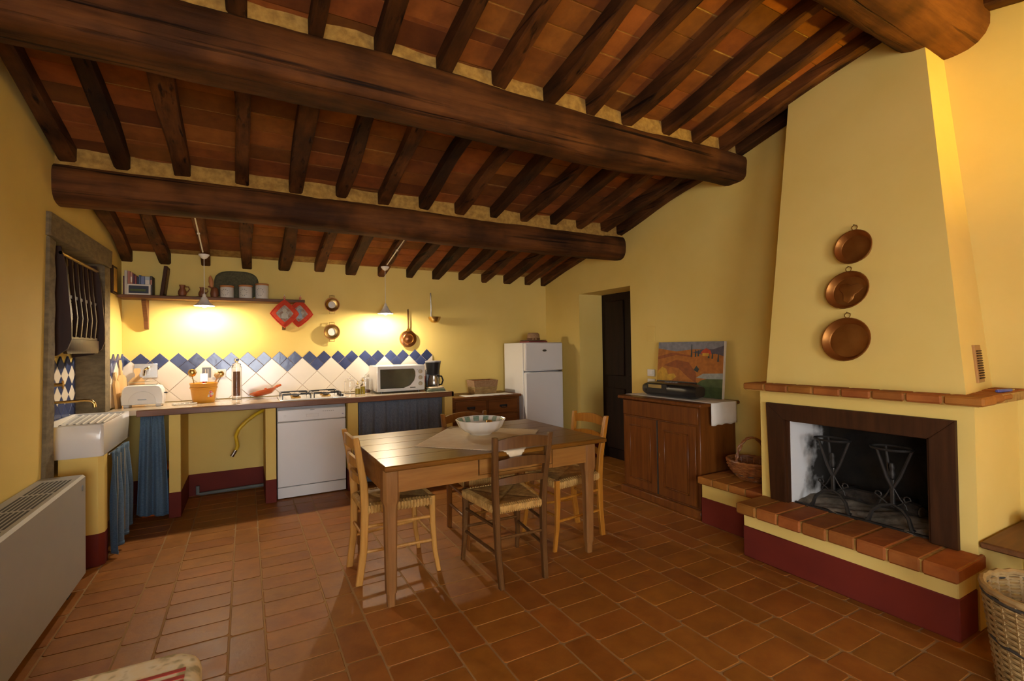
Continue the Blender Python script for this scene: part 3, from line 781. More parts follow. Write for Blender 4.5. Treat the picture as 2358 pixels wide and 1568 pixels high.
part('body', MB().box(-.075, .045, -.009, .009, 0, .014, .004), 'blue_plastic', lt)
part('nozzle', MB().tube([(.045, 0, .007), (.075, 0, .007)], .004, 8), 'steel', lt)

# low wooden shelf right of the fireplace with a brass box on it
ls = thing('alcove_shelf', 'low dark wooden shelf in alcove right of the fireplace', 'shelf', (3.27, .6, 0))
part('board', MB().box(-.28, .278, -.45, .33, .392, .422, .006), 'shelf_wood', ls)
part('bracket', MB().box(.0, .277, -.30, -.26, .28, .392), 'shelf_wood', ls); part('bracket', MB().box(.0, .277, .20, .24, .28, .392), 'shelf_wood', ls)
bx = thing('brass_box', 'small brass lidded box on the low alcove shelf', 'box', (3.36, .80, .422), R(12))
part('body', MB().lathe([(.001, 0), (.062, 0), (.068, .008), (.068, .05), (.001, .05)], 24), 'brass', bx)
part('lid', MB().lathe([(.072, .05), (.072, .06), (.06, .066), (.02, .07), (.001, .071)], 24), 'brass', bx)
part('handle', MB().tube([(-.03, 0, .068), (-.025, 0, .09), (0, 0, .098), (.025, 0, .09), (.03, 0, .068)], .004, 6), 'iron', bx)

# ------------------------------------------------------------------ baskets
def weave_rings(mb, prof, n, amp, r, seg, sx=1, sy=1, zskew=None):
    for i, (rad, z) in enumerate(prof):
        mb.tube([((rad+amp*math.cos(n*a/seg*math.pi+math.pi*i))*math.cos(2*math.pi*a/seg)*sx, (rad+amp*math.cos(n*a/seg*math.pi+math.pi*i))*math.sin(2*math.pi*a/seg)*sy, z) for a in range(seg)], r, 5, closed=True)
    return mb
def basket(name, label, loc, rz, prof, n, amp, r, seg, mat, rim_r, sx=1, sy=1):
    t = thing(name, label, 'basket', loc, rz)
    o = part('weave', weave_rings(MB(), prof, n, amp, r, seg, sx, sy), mat, t); o['kind'] = 'stuff'
    mb = MB()
    for k in range(n):
        a = 2*math.pi*(k+.5)/n; mb.tube([(p[0]*math.cos(a)*sx, p[0]*math.sin(a)*sy, p[1]) for p in prof[::3]+[prof[-1]]], r*1.1, 5)
    o = part('stakes', mb, mat, t); o['kind'] = 'stuff'
    part('bottom', MB().lathe([(.001, .004), (prof[0][0]+.004, .004), (prof[0][0]+.004, .012), (.001, .012)], 24, sx=sx, sy=sy), mat, t)
    tp = prof[-1]
    part('rim', MB().tube([(tp[0]*math.cos(a*math.pi/24)*sx, tp[0]*math.sin(a*math.pi/24)*sy, tp[1]+.003*math.sin(a*3)) for a in range(48)], rim_r, 7, closed=True), mat, t)
    return t
prof = [(.170+.042*(i/33), .012+i*.0116) for i in range(34)]
bk = basket('log_basket', 'tall round tan wicker basket with dark band on floor beside the hearth', (2.655, .60, 0), 0, prof, 28, .0045, .0068, 112, 'wicker_tan', .013)
for z, rr in ((.372, .213), (.205, .194)):
    part('dark_band', MB().tube([(rr*math.cos(a*math.pi/24), rr*math.sin(a*math.pi/24), z) for a in range(48)], .0075, 6, closed=True), 'wicker_dark', bk)
prof = [(.095+.085*math.sin(min(1, i/11)*math.pi/2), .012+i*.0105) for i in range(13)]
bk = basket('handled_basket', 'oval reddish wicker basket with arched handle on brick bench', (3.275, 2.285, HZ), R(80), prof, 22, .005, .0065, 88, 'wicker_red', .011, 1.0, .82)
for s in (-1, 1):
    part('handle', MB().tube([(.012*math.sin(9*t*math.pi/20+s*1.5), .14*math.cos(math.pi*t/20)+.003*s, .12+.19*math.sin(math.pi*t/20)) for t in range(21)], .007, 6), 'wicker_red', bk)
part('dried_filling', MB().lathe([(.001, .085), (.08, .08), (.13, .06), (.14, .04)], 20, sy=.82, wav=lambda a, h: .06*math.sin(9*a+40*h)), 'wicker_dark', bk)

# ------------------------------------------------------------------ right cabinet with radio, painting, lace runner
cb = thing('cabinet', 'reddish brown two-door wooden cabinet between doorway and brick bench', 'cabinet', (3.30, 3.025, 0))
# local x: -0.21 front .. +.235 wall ; local y: -.44 .. .44
part('body', MB().box(-.205, .22, -.435, .435, .0, .87, .004), 'cabinet_wood', cb)
part('top', MB().box(-.245, .235, -.472, .472, .868, .898, .008), 'cabinet_wood', cb)
part('plinth', MB().box(-.235, .22, -.455, .455, 0, .07, .008), 'cabinet_wood', cb)
part('frieze', MB().box(-.218, -.20, -.425, .425, .725, .862, .005), 'cabinet_wood', cb)
for s in (-1, 1):
    d = part('door', MB().box(-.222, -.204, s*.006 if s > 0 else -.40, .40 if s > 0 else -.006, .085, .715, .004), 'cabinet_wood', cb)
    y0, y1 = (.075, .335) if s > 0 else (-.335, -.075)
    mbm = MB()
    for (a, b, c, e) in ((y0, y1, .16, .172), (y0, y1, .632, .644), (y0, y0+.012, .16, .644), (y1-.012, y1, .16, .644)): mbm.box(-.229, -.22, a, b, c, e, .003)
    part('moulding', mbm, 'cabinet_wood', d); part('panel', MB().box(-.226, -.219, y0+.012, y1-.012, .172, .632, .005), 'cabinet_wood', d)
part('keyhole_plate', MB().box(-.225, -.221, -.03, -.018, .40, .44, .001), 'brass', cb)
part('dark_gap', MB().box(-.2225, -.2, -.0055, .0055, .086, .714), 'dark_slot', cb)
# lace runner: along the cabinet top, hanging over both ends
def runner(u, v):
    L = .96+.34; s_ = u*L-L/2; x = -.13+.30*v
    if abs(s_) <= .476: return (x, s_, .9005+.001*math.sin(30*u)*math.sin(20*v))
    d = abs(s_)-.476; sg = 1 if s_ > 0 else -1
    sc_ = .012*math.sin(v*math.pi*6)
    return (x+.006*math.sin(20*v), sg*(.477+.004+.006*math.sin(9*v)), .899-d*(1+sc_*2)-.0)
lr = tag(part('lace_runner', MB().grid(60, 16, runner), 'lace', None, (3.30, 3.025, 0), solid=.002), 'white lace runner hanging over the end of the reddish cabinet', 'cloth')
rd = thing('radio', 'black portable radio lying on the lace runner in front of painting', 'radio', (3.285, 3.04, .9025), R(90))
def capsule(L, ry, rz_, n=20, m=10):
    rings = []
    for i in range(m+1):
        t = i/m; x = -L/2+L*t; e = min(1, (1-abs(2*t-1))*5); k = .70+.30*math.sin(e*math.pi/2)
        ring = []
        for j in range(n):
            a = 2*math.pi*j/n; c, s_ = math.cos(a), math.sin(a); q = (abs(c)**3+abs(s_)**3)**(-1/3)
            ring.append((x, ry*k*q*c, rz_+rz_*k*q*s_))
        rings.append(ring)
    return MB().loft(rings)
part('body', capsule(.60, .085, .062), 'black_plastic', rd)
part('display', MB().box(.04, .20, .078, .0885, .074, .108, .003), 'radio_display', rd)
part('cassette_door', MB().box(-.02, .22, .078, .0868, .03, .116, .004), 'black_plastic', rd)
for i in range(5): part('button', MB().box(-.05+i*.03, -.03+i*.03, -.02, 0, .123, .129, .002), 'grey_plastic', rd)
part('handle', MB().tube([(-.22, -.04, .10), (-.22, -.05, .13), (.22, -.05, .13), (.22, -.04, .10)], .007, 6), 'black_plastic', rd)

# painting leaning on the wall
pt = thing('landscape_painting', 'unframed landscape painting of orange fields leaning against yellow wall behind radio', 'painting', (3.455, 3.025, .9025), rot=(0, R(5.5), 0))
PW, PH = .735, .485
part('canvas', MB().box(0, .022, -PW/2, PW/2, 0, PH, .002), 'paper', pt)
def pshape(m, pts, d):           # (u 0 left..1 right, v 0 bottom..1 top); left of picture is +y
    part('painted_area', MB().prism([(PW/2-u*PW, v*PH) for u, v in pts], -.0002-d*.0004, -.0012-d*.0004, 'x'), m, pt, smooth=False)
pshape('p_orange', [(0, 0), (.99, 0), (.99, 1), (0, 1)], 0)
pshape('p_sky', [(0, .88), (.3, .82), (.55, .86), (.99, .86), (.99, 1), (0, 1)], 1)
pshape('p_hill', [(.55, .80), (.72, .76), (.88, .78), (.99, .74), (.99, .92), (.85, .86), (.7, .86)], 2)
pshape('p_rust', [(.1, .55), (.3, .66), (.5, .62), (.62, .42), (.62, .25), (.5, .34), (.35, .5)], 1)
pshape('p_rust', [(.0, .72), (.25, .80), (.55, .74), (.55, .71), (.3, .75), (0, .66)], 1)
pshape('p_yellow', [(0, .32), (.02, .45), (.08, .52), (.15, .48), (.18, .38), (.28, .40), (.32, .34), (.25, .27), (.1, .24), (0, .24)], 2)
pshape('p_green', [(.62, 0), (.99, 0), (.99, .34), (.85, .36), (.7, .30), (.6, .2)], 2)
pshape('p_pale', [(.62, .34), (.72, .42), (.99, .44), (.99, .34), (.8, .33)], 3)
pshape('p_dark', [(.58, .48), (.62, .56), (.66, .50), (.64, .44)], 3)
for u, v0, v1 in ((.54, .72, .94), (.60, .72, .84), (.64, .73, .83), (.79, .70, .78), (.84, .69, .78), (.92, .64, .76)):
    pshape('p_dark', [(u-.012, v0), (u+.012, v0), (u+.006, v1), (u, v1+.02), (u-.006, v1)], 4)
pshape('p_red', [(.67, .78), (.83, .77), (.81, .84), (.75, .88), (.70, .84)], 4)
pshape('p_yellow', [(.70, .74), (.79, .74), (.79, .79), (.70, .79)], 5)
# switch plate and small cover plate on the right wall
sw = thing('light_switch', 'white light switch plate on yellow wall beside the painting', 'switch', (XR-.001, 3.545, 1.05))
part('plate', MB().box(-.010, 0, -.05, .05, 0, .07, .003), 'white_plastic', sw); part('rocker', MB().box(-.014, -.008, -.02, .02, .015, .055, .003), 'white_plastic', sw)
sw2 = thing('wall_socket', 'white socket plate just below the light switch behind cabinet', 'socket', (XR-.001, 3.545, .955))
part('plate', MB().box(-.010, 0, -.05, .05, 0, .07, .003), 'white_plastic', sw2); part('rocker', MB().box(-.013, -.008, -.03, .03, .02, .05, .003), 'paper', sw2)
cp = thing('wall_cover_plate', 'rectangular cover plate painted yellow on wall above the light switch', 'plate', (XR-.001, 3.54, 1.40))
part('plate', MB().box(-.006, 0, -.052, .052, 0, .15, .002), 'plaster', cp); part('inset', MB().box(-.008, -.004, -.042, .042, .01, .14, .001), 'plaster', cp)

# ------------------------------------------------------------------ dining table
tb = thing('dining_table', 'rectangular wooden dining table with drawer and square tapered legs', 'table', (1.325, 2.95, 0))
TZ = .765; hx, hy = .712, .50
for i in range(5):
    y0 = -hy+2*hy*i/5; part('top_board', MB().box(-hx, hx, y0+.0008, y0+2*hy/5-.0008, TZ-.03, TZ, .0025), 'table_wood', tb)
for s in (-1, 1): part('top_edge', MB().box(-hx-.004, hx+.004, s*hy, s*(hy+.006), TZ-.026, TZ-.003, .003), 'table_wood', tb)
lx, ly = hx-.055, hy-.125
for sx in (-1, 1):
    for sy in (-1, 1):
        c = (sx*lx, sy*ly)
        leg = part('leg', MB().bar([(c[0], c[1], 0), (c[0], c[1], .07), (c[0], c[1], .0701), (c[0], c[1], .50), (c[0], c[1], .535), (c[0], c[1], .56), (c[0], c[1], TZ-.03)], [.040, .044, .054, .066, .070, .088, .088], [.040, .044, .054, .066, .070, .088, .088]), 'table_leg_wood', tb)
az0, az1 = .60, TZ-.03
part('apron', MB().box(-lx+.03, -.155, -ly-.034, -ly-.012, az0, az1), 'apron_wood', tb); part('apron', MB().box(.36, lx-.03, -ly-.034, -ly-.012, az0, az1), 'apron_wood', tb)
part('apron', MB().box(-.155, .36, -ly-.028, -ly-.012, az0, az0+.022), 'apron_wood', tb)
part('apron', MB().box(-lx+.03, lx-.03, ly+.012, ly+.034, az0, az1), 'apron_wood', tb)
for s in (-1, 1): part('apron', MB().box(s*lx+s*.012, s*lx+s*.034, -ly+.03, ly-.03, az0, az1), 'apron_wood', tb)
dr = part('drawer', MB().box(-.148, .352, -ly-.040, -ly+.3, az0+.026, az1-.008, .004), 'apron_wood', tb)
part('knob', MB().lathe([(.006, 0), (.006, .012), (.014, .016), (.016, .024), (.01, .032), (.001, .033)], 14, xf=lambda p: (.10+p[0], -ly-.040-p[2], .672+p[1])), 'iron', dr)
# square cloth laid diagonally, corner hanging over the front edge
def clothf(u, v):
    a, b = u-.5, v-.5
    L = .86; x = (a+b)*L*.78; y = (b-a)*L*.74
    y -= .0
    sc_ = 0
    return x, y
cx0, cy0 = .04, -.05
def tcloth(u, v):
    a, b = (u-.5), (v-.5)
    edge = max(abs(a), abs(b)); k = 1+(.010*math.sin(60*(u if abs(b) > abs(a) else v)*math.pi) if edge > .47 else 0)
    x = cx0+(a+b)*.47*k; y = cy0+(b-a)*.535*k+.09*(x-cx0)
    fr = -hy-.0075
    if y < fr: return (x, fr-.003, TZ+.002-(fr-y))
    return (x, y, TZ+.0022+.0012*math.sin(17*u)*math.sin(13*v))
tag(part('tablecloth', MB().grid(72, 72, tcloth), 'linen', None, (1.325, 2.95, 0), solid=.0022, ang=80), 'cream square cloth laid diagonally on the dining table under bowl', 'cloth')
bw = thing('bowl', 'large white ceramic bowl with green striped inner rim on table cloth', 'bowl', (1.415, 3.02, TZ+.0045))
wv = lambda a, h: .018*math.sin(14*a)*min(1, h/.06)
part('outside', MB().lathe([(.001, 0), (.075, 0), (.080, .008), (.115, .022), (.150, .055), (.168, .095), (.172, .100), (.168, .102), (.160, .094), (.142, .056), (.11, .028), (.07, .016), (.001, .014)], 84, wav=wv), 'bowl_white', bw)
for k in range(14):
    a = 2*math.pi*(k+.0)/14
    def gf(u, v, a=a):
        aa = a+(u-.5)*.26; t = v; rr = .146+.019*t; zz = .064+.033*t
        q = 1+.018*math.sin(14*aa)*min(1, zz/.06)
        return ((rr*q-.0015)*math.cos(aa), (rr*q-.0015)*math.sin(aa), zz+.002)
    part('green_stripe', MB().grid(4, 3, gf), 'bowl_green', bw, solid=.001)
part('gold_bottle_top', MB().lathe([(.001, 0), (.026, 0), (.026, .05), (.018, .065), (.001, .068)], 16, cx=.075, cy=.02, z=.018), 'brass', bw)

# ------------------------------------------------------------------ chairs
def chair(label, loc, rz, wm, cat='chair'):
    t = thing('rush_chair', label, 'chair', loc, rz, 'rush-seated ladderback chairs around the table')
    FW, BW, TW, D = .192, .150, .182, .20
    for s in (-1, 1):
        part('back_post', MB().bar([(s*BW*.95, -D-.035, 0), (s*BW, -D-.008, .20), (s*(BW+.005), -D, .44), (s*(BW+.012), -D-.008, .58), (s*(TW-.004), -D-.05, .84), (s*TW, -D-.054, .856)], [.028, .031, .034, .034, .031, .027], [.038, .040, .044, .042, .034, .029]), wm, t)
        part('front_leg', MB().bar([(s*(FW+.004), D+.030, 0), (s*FW, D+.006, .14), (s*(FW-.004), D-.004, .30), (s*(FW-.006), D-.004, .445), (s*(FW-.006), D-.004, .462)], [.022, .027, .033, .036, .034], [.026, .028, .033, .036, .034]), wm, t)
    def rail(z, hgt, y, arch, bw):
        rings = []
        for i in range(11):
            u = i/10*2-1; x = u*bw; yy = y-.022*(1-u*u); zz = z+arch*(1-u*u)
            hh = hgt/2*(1+.25*(1-u*u)); th = .009
            rings.append([(x, yy-th, zz-hh), (x, yy+th, zz-hh), (x, yy+th, zz+hh), (x, yy-th, zz+hh)])
        return MB().loft(rings)
    part('top_rail', rail(.805, .055, -D-.045, .018, TW-.012), wm, t)
    part('back_slat', rail(.695, .045, -D-.028, .012, .157), wm, t)
    part('back_slat', rail(.592, .036, -D-.012, .010, .150), wm, t)
    for z in (.33, .185):
        for s in (-1, 1): part('stretcher', MB().tube([(s*BW, -D-.004, z), (s*(FW-.004), D, z+.005)], .0095, 8), wm, t)
    for z in (.36, .22): part('stretcher', MB().tube([(-FW, D-.002, z), (FW, D-.002, z)], .0095, 8), wm, t)
    part('stretcher', MB().tube([(-BW, -D-.006, .27), (BW, -D-.006, .27)], .0095, 8), wm, t)
    for s in (-1, 1): part('seat_rail', MB().bar([(s*(BW+.002), -D, .425), (s*(FW-.006), D-.004, .425)], .026, .028, 'y'), wm, t)
    part('seat_rail', MB().bar([(-FW, D-.004, .425), (FW, D-.004, .425)], .026, .028, 'x'), wm, t)
    part('seat_rail', MB().bar([(-BW, -D, .425), (BW, -D, .425)], .024, .026, 'x'), wm, t)
    N = 56
    def sf(u, v):
        wd = (BW+.012)*(1-v)+(FW+.008)*v; x = (2*u-1)*wd; y = -D-.012+(2*D+.026)*v
        d = min(u, 1-u, v, 1-v)
        ridge = .0032*abs(math.sin(d*2*math.pi*11)); roll = .016*(1-math.exp(-d*26))
        # dip along diagonals
        ds = sorted([u, 1-u, v, 1-v]); dg = math.exp(-((ds[1]-ds[0])/.035)**2)*.004*min(1, d*8)
        return (x, y, .443+roll+ridge-dg-.010*min(1, d*3))
    mb = MB().grid(N, N, sf)
    # wrapped strands over the front and side rails
    per = [(i, 0) for i in range(N+1)]
    part('rush_seat', mb, 'rush', t, ang=180)
    m2 = MB(); ns = 20
    for k in range(ns):
        u = (k+.5)/ns
        x = (2*u-1)*(FW-.012); m2.tube([(x, D-.01, .456), (x, D+.013, .45), (x, D+.014, .425), (x, D+.004, .411)], .0085, 5)
        x = (2*u-1)*(BW-.012); m2.tube([(x, -D+.01, .456), (x, -D-.013, .45), (x, -D-.014, .43), (x, -D-.004, .413)], .0075, 5)
        for s in (-1, 1):
            y = -D+2*D*u*.95+.01; wd = BW+.006+(FW-BW)*(u*.95+.02)
            m2.tube([(s*(wd-.02), y, .456), (s*(wd+.011), y, .45), (s*(wd+.012), y, .425), (s*(wd+.002), y, .41)], .0085, 5)
    o = part('rush_wrapping', m2, 'rush', t); o['kind'] = 'stuff'
    return t
chair('light honey wood rush-seated chair at the table end facing the fireplace', (.80, 3.03, 0), R(-90), 'honey_wood')
chair('dark brown rush-seated chair on the drawer side of the table', (1.405, 2.66, 0), R(-2), 'walnut_wood')
chair('amber wood rush-seated chair at the table end nearest the reddish cabinet', (2.01, 2.89, 0), R(92), 'amber_wood')
chair('reddish brown rush-seated chair on the far side of the table beyond bowl', (1.50, 3.245, 0), R(181), 'cherry_wood')

# ------------------------------------------------------------------ radiator (fan coil) on the left
ra = thing('radiator', 'long grey metal radiator cabinet with top slots against left wall', 'radiator', (-.95, 2.75, 0))
rx0, rx1, ry0, ry1, rz0, rz1 = -.075, .122, -1.0, .96, .075, .65
part('casing', MB().prism([(rx0, rz0), (rx1, rz0), (rx1, rz1-.012), (rx1-.012, rz1), (rx0, rz1)], ry0, ry1, 'y'), 'radiator_paint', ra, smooth=False)
part('foot', MB().box(-.05, .08, -.95, -.88, 0, rz0), 'dark_slot', ra); part('foot', MB().box(-.05, .08, .80, .87, 0, rz0), 'dark_slot', ra)
for i in range(7):
    x = -.035+i*.019
    for k in range(6):
        ya = -.93+k*.30; part('slot', MB().box(x, x+.010, ya, ya+.275, rz1-.006, rz1+.0008), 'dark_slot', ra, smooth=False)
part('control_cap', MB().lathe([(.001, 0), (.016, 0), (.016, .004), (.001, .005)], 16, xf=lambda p: (rx1+p[2], .90+p[0], .585+p[1])), 'grey_plastic', ra)

# ------------------------------------------------------------------ sink on its pier
sk = thing('sink', 'white ceramic farmhouse sink with ribbed drainer in stone framed niche', 'sink', (-.97, 4.40, 0))
sx0, sx1, sy0, sy1, sz0, sz1 = -.175, .168, -.41, .393, .70, .905
RW = .02
def sinkpart():
    def rr(ins, z, r=.018):
        pts = []
        for cx, cy, a0 in ((sx1-ins-r, sy1-ins-r, 0), (sx0+ins+r, sy1-ins-r, 90), (sx0+ins+r, sy0+ins+r, 180), (sx1-ins-r, sy0+ins+r, 270)):
            for k in range(5): a = R(a0+22.5*k); pts.append((cx+r*math.cos(a), cy+r*math.sin(a), z))
        return pts
    return MB().loft([rr(.004, sz0), rr(0, sz0+.006), rr(0, sz1-.006), rr(.004, sz1), rr(RW-.005, sz1), rr(RW, sz1-.006), rr(RW+.004, .775)])
part('basin', sinkpart(), 'sink_ceramic', sk)
def drain_board(u, v):
    x = sx0+RW+(sx1-sx0-2*RW)*u; y = .0+(sy1-RW)*v
    return (x, y, .868+.024*v+.0045*max(0, math.sin(u*math.pi*2*8)))
part('drainer', MB().grid(96, 4, drain_board).box(sx0+RW-.002, sx1-RW+.002, -.004, .004, .77, .868), 'sink_ceramic', sk)
part('drain_hole', MB().lathe([(.001, .7755), (.022, .7755), (.026, .777), (.001, .778)], 18, cx=-.02, cy=-.2), 'dark_slot', sk)
part('overflow_hole', MB().lathe([(.001, 0), (.016, 0), (.018, .003), (.001, .004)], 16, xf=lambda p: (-.02+p[0], -.006-p[2], .835+p[1])), 'dark_slot', sk)
pr = thing('sink_pier', 'yellow masonry pier with red base under near end of sink', 'pier', (-.90, 4.05, 0))
poly = [(-.125, -.045), (.068, -.045), (.095, -.018), (.095, .06), (-.125, .06)]
part('shaft', MB().prism(poly, .2, .70, 'z'), 'plaster', pr, smooth=False); part('red_band', MB().prism([(x*1.015, y*1.02) for x, y in poly], 0, .205, 'z'), 'red_paint', pr, smooth=False)
def tap():
    t = thing('wall_tap', 'brass wall tap with long spout over the sink', 'tap', (-1.175, 4.36, 1.03))
    part('spout', MB().tube([(.02, 0, 0), (.06, 0, .0), (.20, 0, .006), (.235, 0, .0), (.250, 0, -.02), (.252, 0, -.045)], [.011, .010, .010, .010, .011, .012], 10), 'brass', t)
    part('wall_flange', MB().lathe([(.001, 0), (.026, 0), (.024, .008), (.012, .014)], 18, xf=lambda p: (.005+p[2], p[0], p[1])), 'brass', t)
    for y, z in ((.0, .12),):
        v = part('valve', MB().tube([(.005, y, z), (.06, y, z), (.085, y, z)], [.016, .012, .012], 10), 'brass', t)
        for k in range(2):
            a = k*math.pi/2; part('cross_handle', MB().tube([(.085, y-.028*math.cos(a), z-.028*math.sin(a)), (.085, y+.028*math.cos(a), z+.028*math.sin(a))], .006, 8), 'brass', v)
tap()

# plate rack in the niche
rk = thing('plate_rack', 'dark wooden plate rack with vertical slats hung above sink', 'plate rack', (-1.0, 4.4, 0))
xb, xf_, ya, yb = -.145, .03, -.435, .40
side = [(xb, 2.03), (xf_-.03, 2.03), (xf_-.005, 1.9), (xf_+.02, 1.55), (xf_+.02, 1.45), (xf_, 1.39), (xf_-.05, 1.35), (xb, 1.33)]
for y in (ya, yb-.02): part('side_panel', MB().prism([(x, z) for x, z in side], y, y+.022, 'y', .003), 'rack_wood', rk)
part('bottom_board', MB().box(xb, xf_-.02, ya+.022, yb-.02, 1.455, 1.475, .003), 'rack_wood', rk)
part('front_board', MB().prism([(ya+.05, 1.36), (yb-.06, 1.36), (yb-.022, 1.40), (yb-.022, 1.455), (ya+.022, 1.455), (ya+.022, 1.39)], xf_-.03, xf_-.012, 'x', .003), 'rack_wood', rk)
part('top_rail', MB().tube([(xf_-.03, ya, 1.99), (xf_-.03, yb, 1.99)], .011, 8), 'brass', rk, label='pale shining top rail')
part('cross_rail', MB().box(xf_-.045, xf_-.025, ya+.02, yb-.02, 1.72, 1.745, .003), 'rack_wood', rk)
part('back_rail', MB().box(xb, xb+.02, ya+.02, yb-.02, 1.60, 1.64, .003).box(xb, xb+.02, ya+.02, yb-.02, 1.95, 2.0, .003), 'rack_wood', rk)
for i in range(6):
    y = ya+.11+i*.117
    part('slat', MB().bar([(xf_-.022, y, 1.47), (xf_-.012, y, 1.6), (xf_-.03, y, 1.80), (xf_-.04, y, 2.0)], .020, .030), 'rack_wood', rk)
    part('divider_peg', MB().tube([(xb+.01, y+.03, 1.56), (xf_-.02, y, 1.66)], .006, 6), 'rack_wood', rk)
    part('divider_peg', MB().tube([(xb+.01, y+.03, 1.66), (xf_-.02, y, 1.73)], .006, 6), 'rack_wood', rk)

# ------------------------------------------------------------------ kitchen counter
CZ = .90
wt = thing('worktop', 'long cream tiled kitchen worktop with brown wooden front edge', 'worktop', (0.5, 5.12, 0))
part('slab', MB().box(-1.455, 1.412, -.30, .326, CZ-.04, CZ, .002).box(-1.26, 1.412, -.318, -.29, CZ-.04, CZ, .002), 'counter_top', wt)
part('front_edge', MB().box(-1.262, 1.437, -.325, -.297, CZ-.052, CZ, .005), 'edge_wood', wt)
part('end_edge', MB().box(1.41, 1.437, -.325, .326, CZ-.052, CZ, .005), 'edge_wood', wt)
for i, (x0, x1, lab) in enumerate(((-.555, -.474, 'narrow yellow counter pillar with red base beside the short denim curtain'), (.151, .237, 'narrow yellow counter pillar with red base left of dishwasher'), (.859, .955, 'narrow yellow counter pillar with red base right of dishwasher'), (1.849, 1.937, 'narrow yellow counter pillar with red base beside the wooden chest'))):
    p = thing('counter_pillar', lab, 'pillar', ((x0+x1)/2, 5.14, 0), 0, 'masonry pillars carrying the worktop')
    hw = (x1-x0)/2
    part('shaft', MB().box(-hw, hw, -.30, .316, .2, CZ-.052, .003), 'plaster', p); part('red_band', MB().box(-hw-.002, hw+.002, -.303, .316, 0, .207, .003), 'red_paint', p)

# dishwasher
dw = thing('dishwasher', 'white freestanding dishwasher under worktop beneath the gas hob', 'dishwasher', (.548, 5.17, 0))
part('body', MB().box(-.299, .299, -.245, .27, .02, .835, .004), 'enamel', dw)
part('kick_plate', MB().box(-.299, .299, -.275, -.245, .008, .105, .004), 'enamel', dw)
part('door', MB().box(-.299, .299, -.280, -.245, .111, .700, .005), 'enamel', dw)
pn = part('control_panel', MB().box(-.299, .299, -.282, -.245, .704, .815, .008), 'enamel', dw)
part('handle_recess', MB().box(-.055, .055, -.2835, -.278, .735, .765, .002), 'fridge_white', pn)
part('power_button', MB().lathe([(.001, 0), (.012, 0), (.012, .004), (.001, .005)], 16, xf=lambda p: (-.235+p[0], -.282-p[2], .755+p[1])), 'fridge_white', pn)
for i in range(6): part('program_mark', MB().box(.09+i*.018, .10+i*.018, -.2828, -.281, .78, .784), 'logo_grey', pn)
part('brand_mark', MB().box(-.02, .018, -.2828, -.281, .798, .803), 'logo_grey', pn)
part('blue_mark', MB().box(.265, .28, -.2828, -.281, .742, .747), 'blue_plastic', pn)
part('top_gap_strip', MB().box(-.295, .295, -.262, -.245, .818, .838), 'grey_plastic', dw)
for s in (-1, 1): part('foot', MB().lathe([(.001, 0), (.02, 0), (.02, .02), (.001, .02)], 10, cx=s*.25, cy=-.2), 'black_plastic', dw)

# yellow gas hose and grey pipe in the open bay
gh = thing('gas_hose', 'yellow gas hose with metal end hanging in the open bay under worktop', 'hose', (0, 0, 0))
part('hose', MB().tube([(.18, 5.30, .80), (.155, 5.22, .795), (.08, 5.18, .76), (.0, 5.17, .70), (-.06, 5.18, .635), (-.085, 5.19, .57), (-.075, 5.2, .51), (-.07, 5.2, .47), (-.085, 5.2, .44)], .016, 10), 'yellow_plastic', gh)
part('metal_end', MB().tube([(-.085, 5.2, .442), (-.10, 5.2, .415), (-.118, 5.2, .385)], .0175, 10), 'steel', gh)
pp = tag(part('drain_pipe', MB().tube([(-.40, 5.415, .10), (-.40, 5.41, .03), (-.37, 5.41, .024), (-.2, 5.412, .026), (.1, 5.412, .03), (.149, 5.412, .032)], .016, 8), 'pipe_grey'), 'grey drain pipe along the red skirting in open bay', 'pipe')

# denim curtains
def curtain(label, p0, p1, ztop, zbot, mat, nf, amp, gather=True, skew=0, seed=0, group=None, tie=0):
    rnd = random.Random(seed); ph = [rnd.random()*6 for _ in range(4)]
    P0, P1 = Vector((*p0, 0)), Vector((*p1, 0)); d = P1-P0; L = d.length; d.normalize(); nrm = Vector((d.y, -d.x, 0))
    t = thing('curtain', label, 'curtain', ((p0[0]+p1[0])/2, (p0[1]+p1[1])/2, 0), group=group); O = t.location.copy()
    def f(u, v):
        z = ztop+(zbot(u)-ztop)*v if callable(zbot) else ztop+(zbot-ztop)*v
        uu = u+skew*v*(u-.5)
        a = amp*(.35+.9*min(1, v*2))
        off = a*math.sin(u*nf*2*math.pi+ph[0]+.5*math.sin(3*v+ph[1]))+a*.5*math.sin(u*nf*3.7*math.pi+ph[2])+(.004*math.sin(u*nf*14*math.pi) if v < .08 else 0)
        p = P0+d*(L*uu)+nrm*off
        return (p.x-O.x, p.y-O.y, z)
    part('cloth', MB().grid(96, 24, f), mat, t, solid=.003, ang=180)
    def hem(u, v):
        q = f(u, 1-.035*(1-v)); return (q[0]+nrm.x*.0025, q[1]+nrm.y*.0025, q[2])
    part('hem', MB().grid(96, 1, hem), mat, t, solid=.003, ang=180)
    part('rod', MB().tube([tuple(P0-O+Vector((0, 0, ztop-.006))-nrm*.012), tuple(P1-O+Vector((0, 0, ztop-.006))-nrm*.012)], .005, 6), 'steel', t)
    return t
c1 = curtain('denim curtain hanging under the sink, pulled towards its pier', (-.785, 4.115), (-.785, 4.60), .695, lambda u: .02+.05*u, 'denim', 3.2, .020, seed=3, group='denim curtains', skew=.05)
for k, (u0, zz) in enumerate(((.12, .66), (.32, .67), (.55, .68))):
    y = 4.09+.51*u0; part('stitching', MB().tube([(.022, y-4.345, zz), (.024, y-4.345+.004, .45), (.022, y-4.345-.004, .2), (.022, y-4.345, .1)], .0022, 5), 'denim_stitch', c1)
